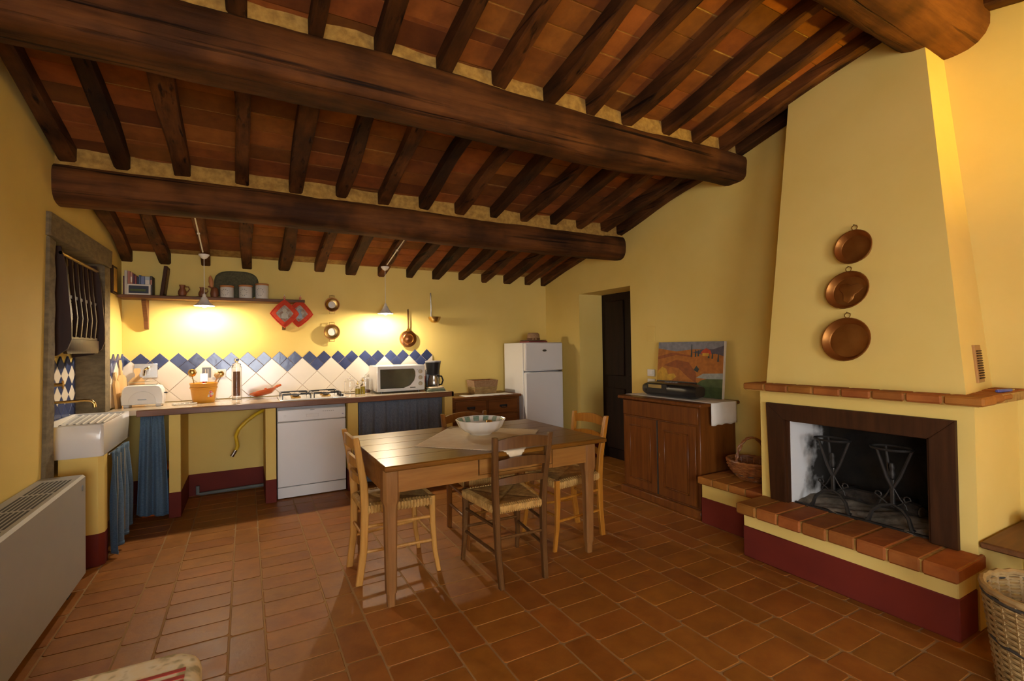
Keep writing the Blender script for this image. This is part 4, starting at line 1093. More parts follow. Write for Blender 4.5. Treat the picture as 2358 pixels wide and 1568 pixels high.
curtain('short denim curtain gathered in left bay under worktop', (-.745, 4.865), (-.592, 4.865), .845, lambda u: .03-.03*u+.02, 'denim', 2.2, .018, seed=5, group='denim curtains', skew=.42)
curtain('wide grey-blue denim curtain under worktop below the microwave', (.968, 4.90), (1.842, 4.90), .84, .05, 'denim_dark', 7.5, .015, seed=8, group='denim curtains')
vb = thing('storage_box', 'orange and black plastic box half hidden behind short denim curtain', 'box', (-.66, 5.06, 0))
part('body', MB().box(-.10, .085, -.10, .12, 0, .30, .012), 'orange_plastic', vb); part('black_band', MB().box(-.104, .089, -.104, .124, .30, .36, .006), 'black_plastic', vb); part('lid', MB().box(-.102, .087, -.102, .122, .36, .41, .015), 'orange_plastic', vb)

# ------------------------------------------------------------------ gas hob
hb_ = thing('gas_hob', 'white enamel gas hob with black pan grates set in the worktop', 'hob', (.56, 5.09, CZ))
part('plate', MB().box(-.29, .29, -.25, .22, 0, .010, .004), 'enamel', hb_)
for sx in (-1, 1):
    gx = sx*.135-.01
    g = part('pan_grate', MB().tube([(gx-.12, -.20, .052), (gx+.12, -.20, .052), (gx+.12, .18, .052), (gx-.12, .18, .052)], .006, 6, closed=True), 'black_plastic', hb_)
    for y in (-.10, .08):
        part('grate_bar', MB().tube([(gx-.12, y, .052), (gx-.04, y, .052)], .005, 6), 'black_plastic', g); part('grate_bar', MB().tube([(gx+.04, y, .052), (gx+.12, y, .052)], .005, 6), 'black_plastic', g)
    for (x, y) in ((gx-.12, -.20), (gx+.12, -.20), (gx-.12, .18), (gx+.12, .18)): part('grate_foot', MB().tube([(x, y, .008), (x, y, .052)], .005, 6), 'black_plastic', g)
    for y, r in ((-.10, .042), (.08, .034)):
        b = part('burner', MB().lathe([(.001, .008), (r, .008), (r*1.05, .02), (r*.8, .028), (.001, .03)], 20, cx=gx, cy=y), 'brass', hb_)
        part('burner_cap', MB().lathe([(.001, .03), (r*.72, .03), (r*.7, .037), (.001, .039)], 20, cx=gx, cy=y), 'black_plastic', b)
for i in range(4): part('knob', MB().lathe([(.019, .008), (.018, .03), (.014, .034), (.001, .035)], 14, cx=.255, cy=-.18+i*.055), 'black_plastic', hb_)

# ------------------------------------------------------------------ microwave
mw = thing('microwave', 'white microwave oven with dark curved door window on worktop', 'microwave', (1.445, 5.22, CZ), R(0))
MWW, MWH = .255, .285
part('body', MB().box(-MWW, MWW, -.165, .19, .012, MWH, .008), 'enamel', mw)
part('front_panel', MB().box(-MWW, MWW, -.182, -.164, .014, MWH-.002, .006), 'enamel', mw)
gl = [(-.225, .045), (.02, .045), (.09, .07), (.135, .12), (.15, .17), (.148, .215), (.135, .243), (.125, .248), (-.225, .248)]
part('door_window', MB().prism(gl, -.180, -.1855, 'y', .002), 'window_glass_dark', mw)
for i, z in enumerate((.215, .15, .085)): part('knob', MB().lathe([(.022, 0), (.021, .010), (.017, .013), (.001, .014)], 20, xf=lambda p, z=z: (.205+p[0], -.182-p[2], z+p[1])), 'knob_beige', mw)
part('brand_mark', MB().box(.09, .15, -.1835, -.181, .042, .052), 'logo_grey', mw)
part('indicator', MB().box(.168, .174, -.1835, -.181, .232, .240), 'logo_grey', mw)
for sx in (-1, 1):
    for y in (-.13, .14): part('foot', MB().lathe([(.001, 0), (.014, 0), (.014, .013), (.001, .013)], 10, cx=sx*.2, cy=y), 'black_plastic', mw)

# ------------------------------------------------------------------ coffee maker
cm = thing('coffee_maker', 'black drip coffee maker with steel jug at worktop end', 'coffee maker', (1.862, 5.22, CZ), R(-12))
part('base', MB().box(-.085, .085, -.10, .11, 0, .025, .008), 'black_plastic', cm)
part('column', MB().box(-.08, .08, .045, .115, .02, .22, .01), 'black_plastic', cm)
part('filter_housing', MB().lathe([(.001, .165), (.066, .165), (.086, .29), (.088, .305), (.001, .307)], 28, cy=.015), 'black_plastic', cm)
part('lid', MB().lathe([(.090, .303), (.090, .315), (.08, .32), (.001, .322)], 28, cy=.015), 'grey_plastic', cm)
jg = part('jug', MB().lathe([(.001, .027), (.056, .027), (.064, .05), (.060, .10), (.045, .145), (.048, .158), (.001, .16)], 28, cy=-.03), 'steel', cm)
part('jug_handle', MB().tube([(.045, -.045, .15), (.085, -.055, .145), (.10, -.06, .10), (.085, -.055, .055), (.06, -.045, .05)], .009, 8), 'black_plastic', jg)
# packets between microwave and backsplash end
for (nm, lab, x, y, dx, dy, hh, m) in (('packet', 'yellow food packet beside the microwave, under red cartons', 1.80, 5.39, .062, .04, .07, 'carton_yellow'), ):
    t = thing(nm, lab, 'packet', (x-.05, y, CZ)); part('carton', MB().box(-dx, dx, -dy, dy, 0, hh, .004), m, t); part('print', MB().box(-dx*.6, dx*.6, -dy-.001, -dy+.002, hh*.3, hh*.75), 'carton_red', t)
t = thing('packet', 'wide red carton lying on the yellow packet beside microwave', 'packet', (1.75, 5.39, CZ+.07)); part('carton', MB().box(-.062, .062, -.04, .04, 0, .075, .004), 'carton_red', t); part('print', MB().box(-.05, .03, -.041, -.038, .02, .05), 'paper', t)
t = thing('packet', 'small red and white carton on top of wide red carton', 'packet', (1.725, 5.385, CZ+.145)); part('carton', MB().box(-.035, .035, -.03, .03, 0, .035, .004), 'carton_red', t); part('flap', MB().prism([(-.033, .035), (.033, .035), (.006, .065), (-.006, .065)], -.02, .02, 'y'), 'paper', t)
for i, (m, lab, z) in enumerate((('cloth_green', 'folded green dish towel at the right end of the worktop', 0), ('linen', 'folded cream cloth lying on the green dish towel', .030))):
    t = thing('dish_towel', lab, 'towel', (1.80, 4.98, CZ+z), R(-8+i*14))
    def fold(z0, s): return lambda u, v: ((u-.5)*.19*s, (v-.5)*.12*s, z0+.004*math.sin(5*u+3)*math.cos(4*v))
    for k in range(2 if i == 0 else 1): part('fold', MB().box(-.10+.006*k+.02*i, .10-.01*k-.02*i, -.065+.01*i, .065-.006*k, .0+.014*k, .015+.014*k, .007), m, t)

# ------------------------------------------------------------------ glass jars and oil
def jar(label, x, y, r, hgt, fill=None, fm=None):
    t = thing('glass_jar', label, 'jar', (x, y, CZ))
    part('jar', MB().lathe([(.001, 0), (r, 0), (r, hgt*.86), (r*.8, hgt*.93), (r*.8, hgt), (r*.76, hgt), (r*.76, hgt*.92), (r*.94, hgt*.85), (r*.94, .005), (.001, .005)], 24), 'glass', t)
    part('lid', MB().lathe([(r*.84, hgt), (r*.84, hgt+.008), (r*.3, hgt+.016), (.006, hgt+.02), (.012, hgt+.034), (.001, hgt+.042)], 20), 'glass', t)
    if fill: part('contents', MB().lathe([(.001, .006), (r*.92, .006), (r*.92, fill), (.001, fill)], 20), fm, t)
jar('empty glass jar with knobbed lid standing beside the hob', .955, 5.25, .055, .145)
jar('glass jar with dark contents and knobbed lid near the microwave', 1.12, 5.27, .050, .15, .03, 'terracotta_dark')
for (x, y, hh, lab) in ((1.008, 5.12, .10, 'shorter oil bottle filled with yellow oil between the glass jars'), (1.055, 5.10, .13, 'taller oil bottle filled with yellow oil between the glass jars')):
    t = thing('oil_bottle', lab, 'bottle', (x, y, CZ))
    part('bottle', MB().lathe([(.001, 0), (.024, 0), (.024, hh*.7), (.010, hh*.85), (.010, hh), (.001, hh)], 18), 'glass', t)
    part('oil', MB().lathe([(.001, .003), (.022, .003), (.022, hh*.6), (.001, hh*.6)], 18), 'oil', t)
    part('stopper', MB().lathe([(.011, hh), (.012, hh+.012), (.004, hh+.02), (.003, hh+.035), (.001, hh+.036)], 12), 'brass', t)

# red terracotta pan leaning on the backsplash
t = thing('terracotta_pan', 'glazed red terracotta pan lying tilted by the hob on worktop', 'pan', (.155, 5.25, CZ+.034), rot=(R(-12), R(-10), R(15)))
part('dish', MB().lathe([(.001, 0), (.07, 0), (.115, .03), (.125, .042), (.118, .044), (.10, .03), (.06, .008), (.001, .008)], 30), 'terracotta_red', t)
part('handle', MB().tube([(.10, .0, .04), (.14, .005, .055), (.175, .01, .06)], [.014, .013, .010], 8), 'terracotta_red', t)
part('handle_lug', MB().lathe([(.012, 0), (.014, .02), (.008, .03), (.001, .031)], 10, cx=.045, cy=.06, z=.04), 'terracotta_red', t)

# spaghetti jar
t = thing('spaghetti_jar', 'tall glass jar of dark spaghetti against white tiles', 'jar', (-.075, 5.33, CZ))
part('jar', MB().lathe([(.001, 0), (.042, 0), (.042, .31), (.034, .32), (.034, .33), (.031, .33), (.031, .318), (.039, .308), (.039, .005), (.001, .005)], 24), 'glass', t)
part('lid', MB().lathe([(.038, .33), (.038, .338), (.012, .348), (.009, .355), (.022, .372), (.02, .388), (.001, .395)], 20), 'glass', t)
part('pasta', MB().lathe([(.001, .035), (.030, .035), (.030, .265), (.001, .265)], 16), 'spaghetti', t)

# orange utensil bucket
t = thing('utensil_bucket', 'orange tin bucket with flower print holding utensils on worktop', 'bucket', (-.335, 5.22, CZ))
part('bucket', MB().lathe([(.001, 0), (.085, 0), (.088, .01), (.108, .165), (.112, .175), (.108, .178), (.102, .165), (.084, .012), (.001, .012)], 28), 'bucket_orange', t)
part('band', MB().lathe([(.104, .125), (.108, .128), (.110, .138), (.105, .141)], 28), 'bucket_orange', t)
fx = lambda p: (.055+p[0]*1.0, -.088-.006*p[1]/.03+.012-p[2], .075+p[1])
for k in range(6):
    a = k*math.pi/3; part('flower_petal', MB().lathe([(.001, 0), (.014, 0), (.012, .003), (.001, .004)], 10, xf=lambda p, a=a: (.05+p[0]+.018*math.cos(a), -.084-p[2], .08+p[1]+.018*math.sin(a))), 'red_plastic' if k % 2 else 'paper', t)
def utensil(name, label, cat, x, y, dx, dy, L, build):
    o = thing(name, label, cat, (-.335+x, 5.22+y, CZ+.02))
    top = Vector((dx, dy, L)); build(o, top)
def hnd(o, top, r, m): part('handle', MB().tube([(0, 0, 0), tuple(top*.5), tuple(top)], r, 8), m, o)
def spoonhead(o, top, r, m, fl=.35): part('head', MB().lathe([(.001, -r), (r*.6, -r*.75), (r, 0), (r*.7, r*.8), (.001, r*1.05)], 16, cx=top.x, cy=top.y, z=top.z+r*.8, sy=fl), m, o)
utensil('ladle', 'gold coloured ladle leaning out of the orange bucket', 'ladle', -.04, .0, -.05, .02, .22, lambda o, t_: (hnd(o, t_, .004, 'brass'), spoonhead(o, t_, .036, 'brass', .7)))
utensil('spatula', 'red handled spatula in the orange bucket', 'spatula', -.03, -.04, .035, -.01, .17, lambda o, t_: (hnd(o, t_, .011, 'red_plastic'), part('blade', MB().box(t_.x-.03, t_.x+.03, t_.y-.003, t_.y+.003, t_.z+.0, t_.z+.075, .002), 'steel', o)))
utensil('slotted_turner', 'dark slotted turner standing in the orange bucket', 'spatula', .0, .03, .02, .02, .20, lambda o, t_: (hnd(o, t_, .006, 'steel'), part('blade', MB().box(t_.x-.035, t_.x-.012, t_.y-.003, t_.y+.003, t_.z, t_.z+.09).box(t_.x-.006, t_.x+.008, t_.y-.003, t_.y+.003, t_.z, t_.z+.09).box(t_.x+.014, t_.x+.035, t_.y-.003, t_.y+.003, t_.z, t_.z+.09).box(t_.x-.035, t_.x+.035, t_.y-.0025, t_.y+.0025, t_.z+.08, t_.z+.095), 'grey_plastic', o)))
utensil('wooden_spoon', 'wooden spoon leaning right out of the orange bucket', 'spoon', .03, -.01, .075, .0, .20, lambda o, t_: (hnd(o, t_, .006, 'board_wood'), spoonhead(o, t_, .026, 'board_wood')))
utensil('serving_spoon', 'shiny metal serving spoon leaning out of the orange bucket', 'spoon', .045, .03, .085, .02, .205, lambda o, t_: (hnd(o, t_, .004, 'steel'), spoonhead(o, t_, .03, 'brass')))
# white trivet
t = thing('trivet', 'small white wire trivet lying beside the orange bucket', 'trivet', (-.47, 5.10, CZ))
part('frame', MB().tube([(.09*math.cos(a*math.pi/10), .055*math.sin(a*math.pi/10), .008) for a in range(20)], .005, 6, closed=True), 'white_plastic', t)
for i in range(5): part('bar', MB().tube([(-.07+i*.035, -.045, .008), (-.07+i*.035, .045, .008)], .004, 6), 'white_plastic', t)

# toaster
t = thing('toaster', 'white rounded toaster on worktop beside the sink', 'toaster', (-.765, 5.15, CZ))
prof = []
for i in range(13):
    a = math.pi*(i/12); 
W2, TH_ = .145, .185
out = [(-W2, .02), (W2, .02), (W2+.004, .08), (W2-.006, .15), (W2-.022, .176), (W2-.05, TH_), (-W2+.05, TH_), (-W2+.022, .176), (-W2+.006, .15), (-W2-.004, .08)]
def rr_(out, y0, y1, c):
    rings = []
    for y, k in ((y0, .94), (y0+c, .99), (y0+2.4*c, 1), (y1-2.4*c, 1), (y1-c, .99), (y1, .94)):
        rings.append([(x*k, y, .095+(z-.095)*k) for x, z in out])
    return MB().loft(rings)
part('body', rr_(out, -.075, .075, .012), 'enamel', t)
arc = [(-.10+.0, .03)]+[(.095*math.cos(math.pi-math.pi*i/14), .04+.095*math.sin(math.pi*i/14)) for i in range(15)]+[(.10, .03)]
part('front_arch', MB().prism(arc, -.0735, -.0785, 'y', .002), 'fridge_white', t)
part('brand_mark', MB().box(-.03, .03, -.0795, -.0775, .06, .068), 'logo_grey', t)
for y in (-.02, .025): part('slot', MB().box(-.095, .095, y-.010, y+.010, TH_-.004, TH_+.001), 'dark_slot', t, smooth=False)
part('warming_rack', MB().tube([(-.10, -.05, TH_), (-.10, -.05, TH_+.025), (.10, -.05, TH_+.03), (.10, -.05, TH_)], .003, 6), 'chrome', t)
part('lever', MB().box(W2-.004, W2+.022, -.016, .016, .105, .118, .004), 'black_plastic', t)
for sx in (-1, 1): part('foot', MB().box(sx*.11-.02, sx*.11+.02, -.06, .06, 0, .022, .004), 'fridge_white', t)

# cutting boards leaning in the corner
def cboard(label, x, y, rz, w_, hgt, hl, m='board_wood'):
    t = thing('cutting_board', label, 'board', (x, y, CZ), rot=(R(-5), 0, rz))
    part('blade', MB().prism([(-w_, 0), (w_, 0), (w_, hgt), (w_*.55, hgt+.03), (-w_*.55, hgt+.03), (-w_, hgt)], -.009, .009, 'y', .003), m, t)
    n = part('handle', MB().prism([(-.018, hgt+.025), (.018, hgt+.025), (.014, hgt+hl*.5), (.026, hgt+hl*.8), (.018, hgt+hl), (-.018, hgt+hl), (-.026, hgt+hl*.8), (-.014, hgt+hl*.5)], -.008, .008, 'y', .003), m, t)
cboard('tall wooden paddle board leaning in the corner beside toaster', -.925, 5.30, R(75), .065, .24, .16)
cboard('short wooden cutting board leaning behind the toaster', -.85, 5.40, R(8), .055, .21, .11)
cboard('small wooden board leaning on left wall tiles next to the stone jamb', -.93, 5.12, R(84), .05, .20, .10)

# tap on steel plate, wall socket on the tiles
t = thing('tap_plate', 'chrome tap on square steel plate set into the tiled backsplash', 'tap', (-.79, YB-.013, 1.195))
part('plate', MB().box(-.085, .085, -.006, 0, -.065, .065, .002), 'steel', t)
part('spout', MB().tube([(.01, 0, .01), (.01, -.05, .02), (.0, -.085, .005), (-.005, -.095, -.04)], [.016, .014, .012, .011], 10), 'chrome', t)
part('lever', MB().tube([(.01, -.03, .02), (.03, -.06, .035)], [.012, .008], 8), 'brass', t)
t = thing('wall_socket', 'white socket plate on backsplash tiles between bucket and spaghetti jar', 'socket', (-.225, YB-.013, 1.15))
part('plate', MB().box(-.058, .058, -.008, 0, -.04, .04, .003), 'white_plastic', t)
for i in (-1, 0, 1): part('module', MB().box(i*.03-.012, i*.03+.012, -.010, -.006, -.022, .022, .002), 'paper', t)

# ------------------------------------------------------------------ wall shelf with its things
sh = thing('wall_shelf', 'long dark wooden shelf on curved brackets above the backsplash', 'shelf', (-.22, YB, 0))
SZ = 1.868
part('board', MB().box(-.742, .748, -.205, -.002, SZ-.030, SZ, .004), 'shelf_wood', sh)
for x in (-.565, .565):
    part('bracket', MB().prism([(-.002, SZ-.03), (-.165, SZ-.03), (-.168, SZ-.05), (-.15, SZ-.08), (-.115, SZ-.12), (-.09, SZ-.17), (-.065, SZ-.20), (-.055, SZ-.245), (-.035, SZ-.29), (-.002, SZ-.295)], x-.016, x+.016, 'x'), 'shelf_wood', sh)
bt = [(.010, .16, .15), (.022, .21, .16), (.018, .205, .15), (.016, .195, .15), (.012, .18, .14), (.016, .17, .14), (.013, .16, .13), (.015, .175, .14), (.028, .165, .14), (.038, .165, .13), (.018, .17, .13)]
blab = ['thin dark red paperback at the left end of the shelf', 'tall cream book beside the thin dark red one', 'dusky pink book standing on wall shelf', 'pale orange book standing on wall shelf', 'purple-brown book standing on wall shelf', 'red book on wall shelf next to the black one', 'near-black book between red and dark blue ones', 'dark blue book standing on wall shelf', 'thick mid-blue book standing on wall shelf', 'wide pale blue book standing on wall shelf', 'black book at the right end of the row']
x = -.925
for i, (dx, hh, dd) in enumerate(bt):
    dx *= .92
    t = thing('book', blab[i], 'book', (x+dx/2, YB-.11, SZ+.0005), group='books on the wall shelf')
    part('cover', MB().box(-dx/2, dx/2, -dd/2, dd/2, 0, hh, .001), 'book%d' % i, t); part('pages', MB().box(-dx/2+.002, dx/2-.002, -dd/2+.004, dd/2+.0004, .003, hh+.0006), 'paper', t)
    if i in (3, 9, 10): part('spine_label', MB().box(-dx/2+.003, dx/2-.003, -dd/2-.0008, -dd/2+.001, hh*.55, hh*.8), 'paper' if i != 10 else 'book3', t)
    x += dx+.0015
t = thing('photo_frame', 'small white framed photograph standing in front of the books', 'picture', (-.815, YB-.195, SZ), rot=(R(-4), 0, 0))
part('frame', MB().box(-.085, .085, 0, .010, 0, .095, .003), 'paper', t); part('photograph', MB().box(-.07, .07, -.001, .002, .013, .080), 'book6', t); part('photo_detail', MB().box(-.06, .05, -.002, 0, .03, .05), 'p_green', t)
t = thing('leaning_board', 'dark wooden board standing on end beside the books', 'board', (-.655, YB-.09, SZ), rot=(0, R(7), 0))
part('panel', MB().box(-.014, .014, -.085, .08, 0, .272, .003), 'frame_wood', t); part('face_panel', MB().box(.0135, .018, -.07, .065, .02, .25, .002), 'shelf_wood', t)
def pitcher(lab, x, s):
    t = thing('pitcher', lab, 'pitcher', (x, YB-.12, SZ))
    part('saucer', MB().lathe([(.001, 0), (.045*s, 0), (.058*s, .006), (.055*s, .008), (.001, .006)], 24), 'terracotta_dark', t)
    part('jug', MB().lathe([(.001, .006), (.026*s, .006), (.036*s, .03*s), (.034*s, .055*s), (.02*s, .085*s), (.021*s, .10*s), (.027*s, .115*s), (.023*s, .115*s), (.015*s, .09*s), (.001, .088*s)], 24), 'terracotta_dark', t)
    part('handle', MB().tube([(.022*s, 0, .10*s), (.05*s, 0, .10*s), (.058*s, 0, .075*s), (.036*s, 0, .045*s)], .005*s, 8), 'terracotta_dark', t)
pitcher('larger brown clay pitcher on saucer on wall shelf', -.505, .95)
pitcher('smaller brown clay pitcher on saucer near the green tray', -.352, .82)
t = thing('cactus_figure', 'brown clay figure with tall ears in front of green tray', 'figurine', (-.252, YB-.13, SZ))
part('body', MB().lathe([(.001, 0), (.03, 0), (.036, .04), (.028, .085), (.012, .10), (.001, .102)], 18), 'terracotta_dark', t)
part('tall_leaf', MB().lathe([(.001, 0), (.014, .02), (.02, .06), (.014, .10), (.001, .12)], 12, sy=.5, xf=lambda p: (p[0]-.022-.1*p[2], p[1], p[2]+.09)), 'terracotta_lid', t)
part('arm', MB().tube([(-.02, 0, .09), (-.045, 0, .105), (-.05, 0, .10)], .008, 8), 'terracotta_dark', t)
t = thing('oval_tray', 'large grey-green oval basketwork tray leaning behind the canisters', 'tray', (-.07, YB-.055, SZ), rot=(R(-12), 0, 0))
out = []
for i in range(40):
    a = 2*math.pi*i/40; c, s_ = math.cos(a), math.sin(a); q = (abs(c)**3.2+abs(s_)**3.2)**(-1/3.2); out.append((.185*q*c, .138+.138*q*s_))
part('tray', MB().prism(out, .0, -.02, 'y', .004), 'tray_green', t)
part('rim', MB().tube([(p[0]*.985, -.018, .138+(p[1]-.138)*.985) for p in out], .007, 6, closed=True), 'tray_green', t)
for (x, hh, lab) in ((-.150, .100, 'shortest white canister with terracotta lid on wall shelf'), (.005, .112, 'middle-height white canister with terracotta lid on wall shelf'), (.145, .132, 'tallest white canister with terracotta lid on wall shelf')):
    t = thing('canister', lab, 'canister', (x, YB-.135, SZ), group='white canisters')
    part('jar', MB().lathe([(.001, 0), (.054, 0), (.058, .005), (.058, hh-.004), (.055, hh), (.001, hh)], 26), 'canister', t)
    part('lid', MB().lathe([(.058, hh), (.061, hh+.004), (.060, hh+.016), (.052, hh+.019), (.001, hh+.02)], 26), 'terracotta_lid', t)
    for k in range(10):
        a = k*2*math.pi/10; z = hh*.5+hh*.27*math.sin(a); th = -math.pi/2-.33+.5*math.cos(a)
        part('printed_dot', MB().lathe([(.001, .0), (.0045, 0), (.001, .001)], 6, xf=lambda p, th=th, z=z: ((.0578+p[2])*math.cos(th)-p[0]*math.sin(th), (.0578+p[2])*math.sin(th)+p[0]*math.cos(th), z+p[1])), 'canister_print', t)
# pictures hung on left wall by the shelf
t = thing('hanging_calendar', 'dark framed picture with ochre print hung on left wall by shelf', 'picture', (XLy(5.17)+.002, 5.17, 1.86))
part('frame', MB().box(0, .018, -.075, .075, 0, .235, .004), 'frame_wood', t); part('print', MB().box(.016, .0195, -.055, .055, .02, .215), 'p_yellow', t)

# ------------------------------------------------------------------ things hung on the back wall
def mitt(lab, x, z, rz_, pal, pal_y=0):
    t = thing('pot_holder', lab, 'pot holder', (x, YB-.222+pal_y, z), rot=(0, rz_, 0))
    s_ = .138
    out = []
    for i in range(32):
        a = 2*math.pi*i/32; c, q_ = math.cos(a), math.sin(a); e = 1.12; q = (abs(c)**e+abs(q_)**e)**(-1/e); out.append((s_*q*c*.92, s_*q*q_*.98))
    part('pad', MB().prism(out, .008, -.008, 'y', .006), 'mitt_red', t, ang=60)
    part('printed_panel', MB().prism([(p[0]*.62, p[1]*.62) for p in out], -.007, -.0095, 'y'), 'mitt_pattern', t)
    part('border', MB().tube([(p[0]*.98, -.001, p[1]*.98) for p in out], .008, 6, closed=True), 'mitt_red', t)
    part('printed_figure', MB().lathe([(.001, -.05), (.03, -.045), (.028, -.01), (.012, .01), (.02, .025), (.014, .045), (.001, .05)], 10, xf=lambda p: (p[0], -.010-.003*abs(p[1]), p[2])), pal, t)
    part('loop', MB().tube([(0, 0, s_*.95), (-.007, 0, s_+.02), (0, 0, s_+.034), (.007, 0, s_+.02), (0, 0, s_*.95)], .004, 6), 'red_plastic', t)
    part('hook', MB().tube([(0, .004, s_+.028), (0, .0, s_+.045), (0, .03, s_+.05)], .002, 6), 'steel', t)
mitt('red quilted pot holder with pale figure print hanging in front at shelf end', .34, 1.725, 0, 'paper')
t2 = mitt('red quilted pot holder partly hidden behind the other at shelf end', .475, 1.73, R(4), 'logo_grey', .026)
def brass_lid(lab, x, z, r, plate):
    t = thing('brass_pan', lab, 'pan', (x, YB-.002, z), rot=(R(90), 0, 0))
    part('bowl', MB().lathe([(.001, 0), (r*.55, 0), (r*.9, .02), (r, .042), (r*.97, .044), (r*.86, .028), (r*.5, .018), (.001, .018)], 32), 'brass', t)
    part('inner_plate', MB().lathe([(.001, .0175), (r*.5, .0175), (r*.5, .022), (.001, .024)], 24), plate, t)
    part('rim', MB().tube([(r*math.cos(a*math.pi/12), r*math.sin(a*math.pi/12), .043) for a in range(24)], .004, 6, closed=True), 'copper', t)
    for s in (-1, 1): part('handle', MB().tube([(-.024, s*r*.95, .035), (-.026, s*(r+.024), .033), (.026, s*(r+.024), .033), (.024, s*r*.95, .035)], .0038, 6), 'brass', t)
    part('nail', MB().tube([(0, r+.026, 0), (0, r+.028, .04)], .002, 6), 'steel', t)
brass_lid('upper brass pan with two handles hung on back wall', .812, 1.842, .073, 'canister')
brass_lid('lower brass pan with two square handles hung on back wall', .808, 1.552, .078, 'paper')
t = thing('copper_skillet', 'copper skillet with long iron handle hung on back wall', 'pan', (1.643, YB-.002, 1.475), rot=(R(90), 0, 0))
part('pan', MB().lathe([(.001, .045), (.022, .042), (.045, .036), (.06, .038), (.066, .034), (.095, .03), (.098, .0), (.092, 0), (.001, .004)], 36), 'copper', t)
part('ring', MB().tube([(.055*math.cos(a*math.pi/12), .055*math.sin(a*math.pi/12), .040) for a in range(24)], .003, 6, closed=True), 'brass', t)
part('handle', MB().bar([(0, .085, .022), (0, .16, .028), (0, .31, .024), (0, .34, .022)], [.022, .014, .018, .016], [.008, .007, .006, .006], 'y'), 'walnut_wood', t)
part('rivet_plate', MB().lathe([(.001, 0), (.024, 0), (.022, .005), (.001, .006)], 12, cy=.095, z=.026), 'brass', t)
part('hook', MB().tube([(0, .335, 0), (0, .345, .03), (0, .325, .034)], .0025, 6), 'steel', t)
t = thing('hanging_ladle', 'large brass ladle with steel handle hung on back wall', 'ladle', (1.945, YB-.075, 1.73))
part('bowl', MB().lathe([(.001, -.072), (.04, -.062), (.066, -.03), (.074, .0), (.071, .0), (.062, -.028), (.036, -.056), (.001, -.064)], 30), 'brass', t)
part('handle', MB().tube([(-.02, .07, -.005), (-.018, .068, .10), (-.022, .066, .25), (-.024, .068, .285)], [.007, .006, .009, .007], 8), 'steel', t)
part('nail', MB().tube([(-.023, .074, .28), (-.023, .055, .285)], .002, 6), 'steel', t)

# ------------------------------------------------------------------ chest of drawers, box basket, fridge, hat
ch = thing('wooden_chest', 'low brown wooden sideboard with two drawers between worktop and fridge', 'sideboard', (2.405, 5.19, 0))
hw = .425
part('body', MB().box(-hw, hw, -.235, .262, .04, .785, .004), 'chest_wood', ch); part('top', MB().box(-hw-.02, hw+.015, -.262, .266, .783, .812, .006), 'chest_wood', ch); part('plinth', MB().box(-hw-.01, hw+.01, -.25, .262, 0, .07, .005), 'chest_wood', ch)
for s in (-1, 1):
    x0, x1 = (.012, hw-.03) if s > 0 else (-hw+.03, -.012)
    d = part('drawer', MB().box(x0, x1, -.248, -.20, .61, .765, .005), 'chest_wood', ch)
    xm = (x0+x1)/2
    part('pull', MB().tube([(xm-.04, -.250, .69), (xm-.035, -.268, .672), (xm, -.270, .668), (xm+.035, -.268, .672), (xm+.04, -.250, .69)], .004, 6), 'iron', d)
    part('pull_plate', MB().box(xm-.05, xm+.05, -.2505, -.247, .678, .702, .002), 'iron', d)
    d = part('door', MB().box(x0, x1, -.248, -.20, .09, .595, .005), 'chest_wood', ch)
    part('panel', MB().box(x0+.06, x1-.06, -.252, -.246, .15, .535, .006), 'chest_wood', d)
def run2(u, v):
    x = -.27+.60*u; y = -.255+.22*v
    y += .008*math.sin(u*math.pi*14)*(1 if v < .06 else 0)
    return (x, y, .8145+.0008*math.sin(20*u))
tag(part('table_runner', MB().grid(50, 10, run2), 'lace', None, (2.405, 5.19, 0), solid=.002), 'cream scalloped runner on wooden sideboard under woven box', 'cloth')
t = thing('woven_box', 'rectangular tan woven box with cloth lining on sideboard', 'basket', (2.48, 5.235, .816))
part('body', MB().loft([[(-.135, -.09, 0), (.135, -.09, 0), (.135, .09, 0), (-.135, .09, 0)], [(-.155, -.105, .155), (.155, -.105, .155), (.155, .105, .155), (-.155, .105, .155)], [(-.145, -.095, .155), (.145, -.095, .155), (.145, .095, .155), (-.145, .095, .155)], [(-.128, -.083, .012), (.128, -.083, .012), (.128, .083, .012), (-.128, .083, .012)]]), 'wicker_red', t, smooth=False)
mb = MB()
for i in range(6):
    k = 1+.14*(i/10); z = .008+i*.014
    mb.tube([(-.135*k-.002, -.09*k-.003, z), (.135*k+.002, -.09*k-.003, z), (.135*k+.002, .09*k+.003, z), (-.135*k-.002, .09*k+.003, z)], .006, 5, closed=True)
o = part('weave', mb, 'wicker_tan', t); o['kind'] = 'stuff'
part('lining', MB().loft([[(-.1485, -.101, .085), (.1485, -.101, .085), (.1485, .101, .085), (-.1485, .101, .085)], [(-.158, -.109, .158), (.158, -.109, .158), (.158, .109, .158), (-.158, .109, .158)], [(-.150, -.101, .160), (.150, -.101, .160), (.150, .101, .160), (-.150, .101, .160)]], True, False), 'straw', t, smooth=False)

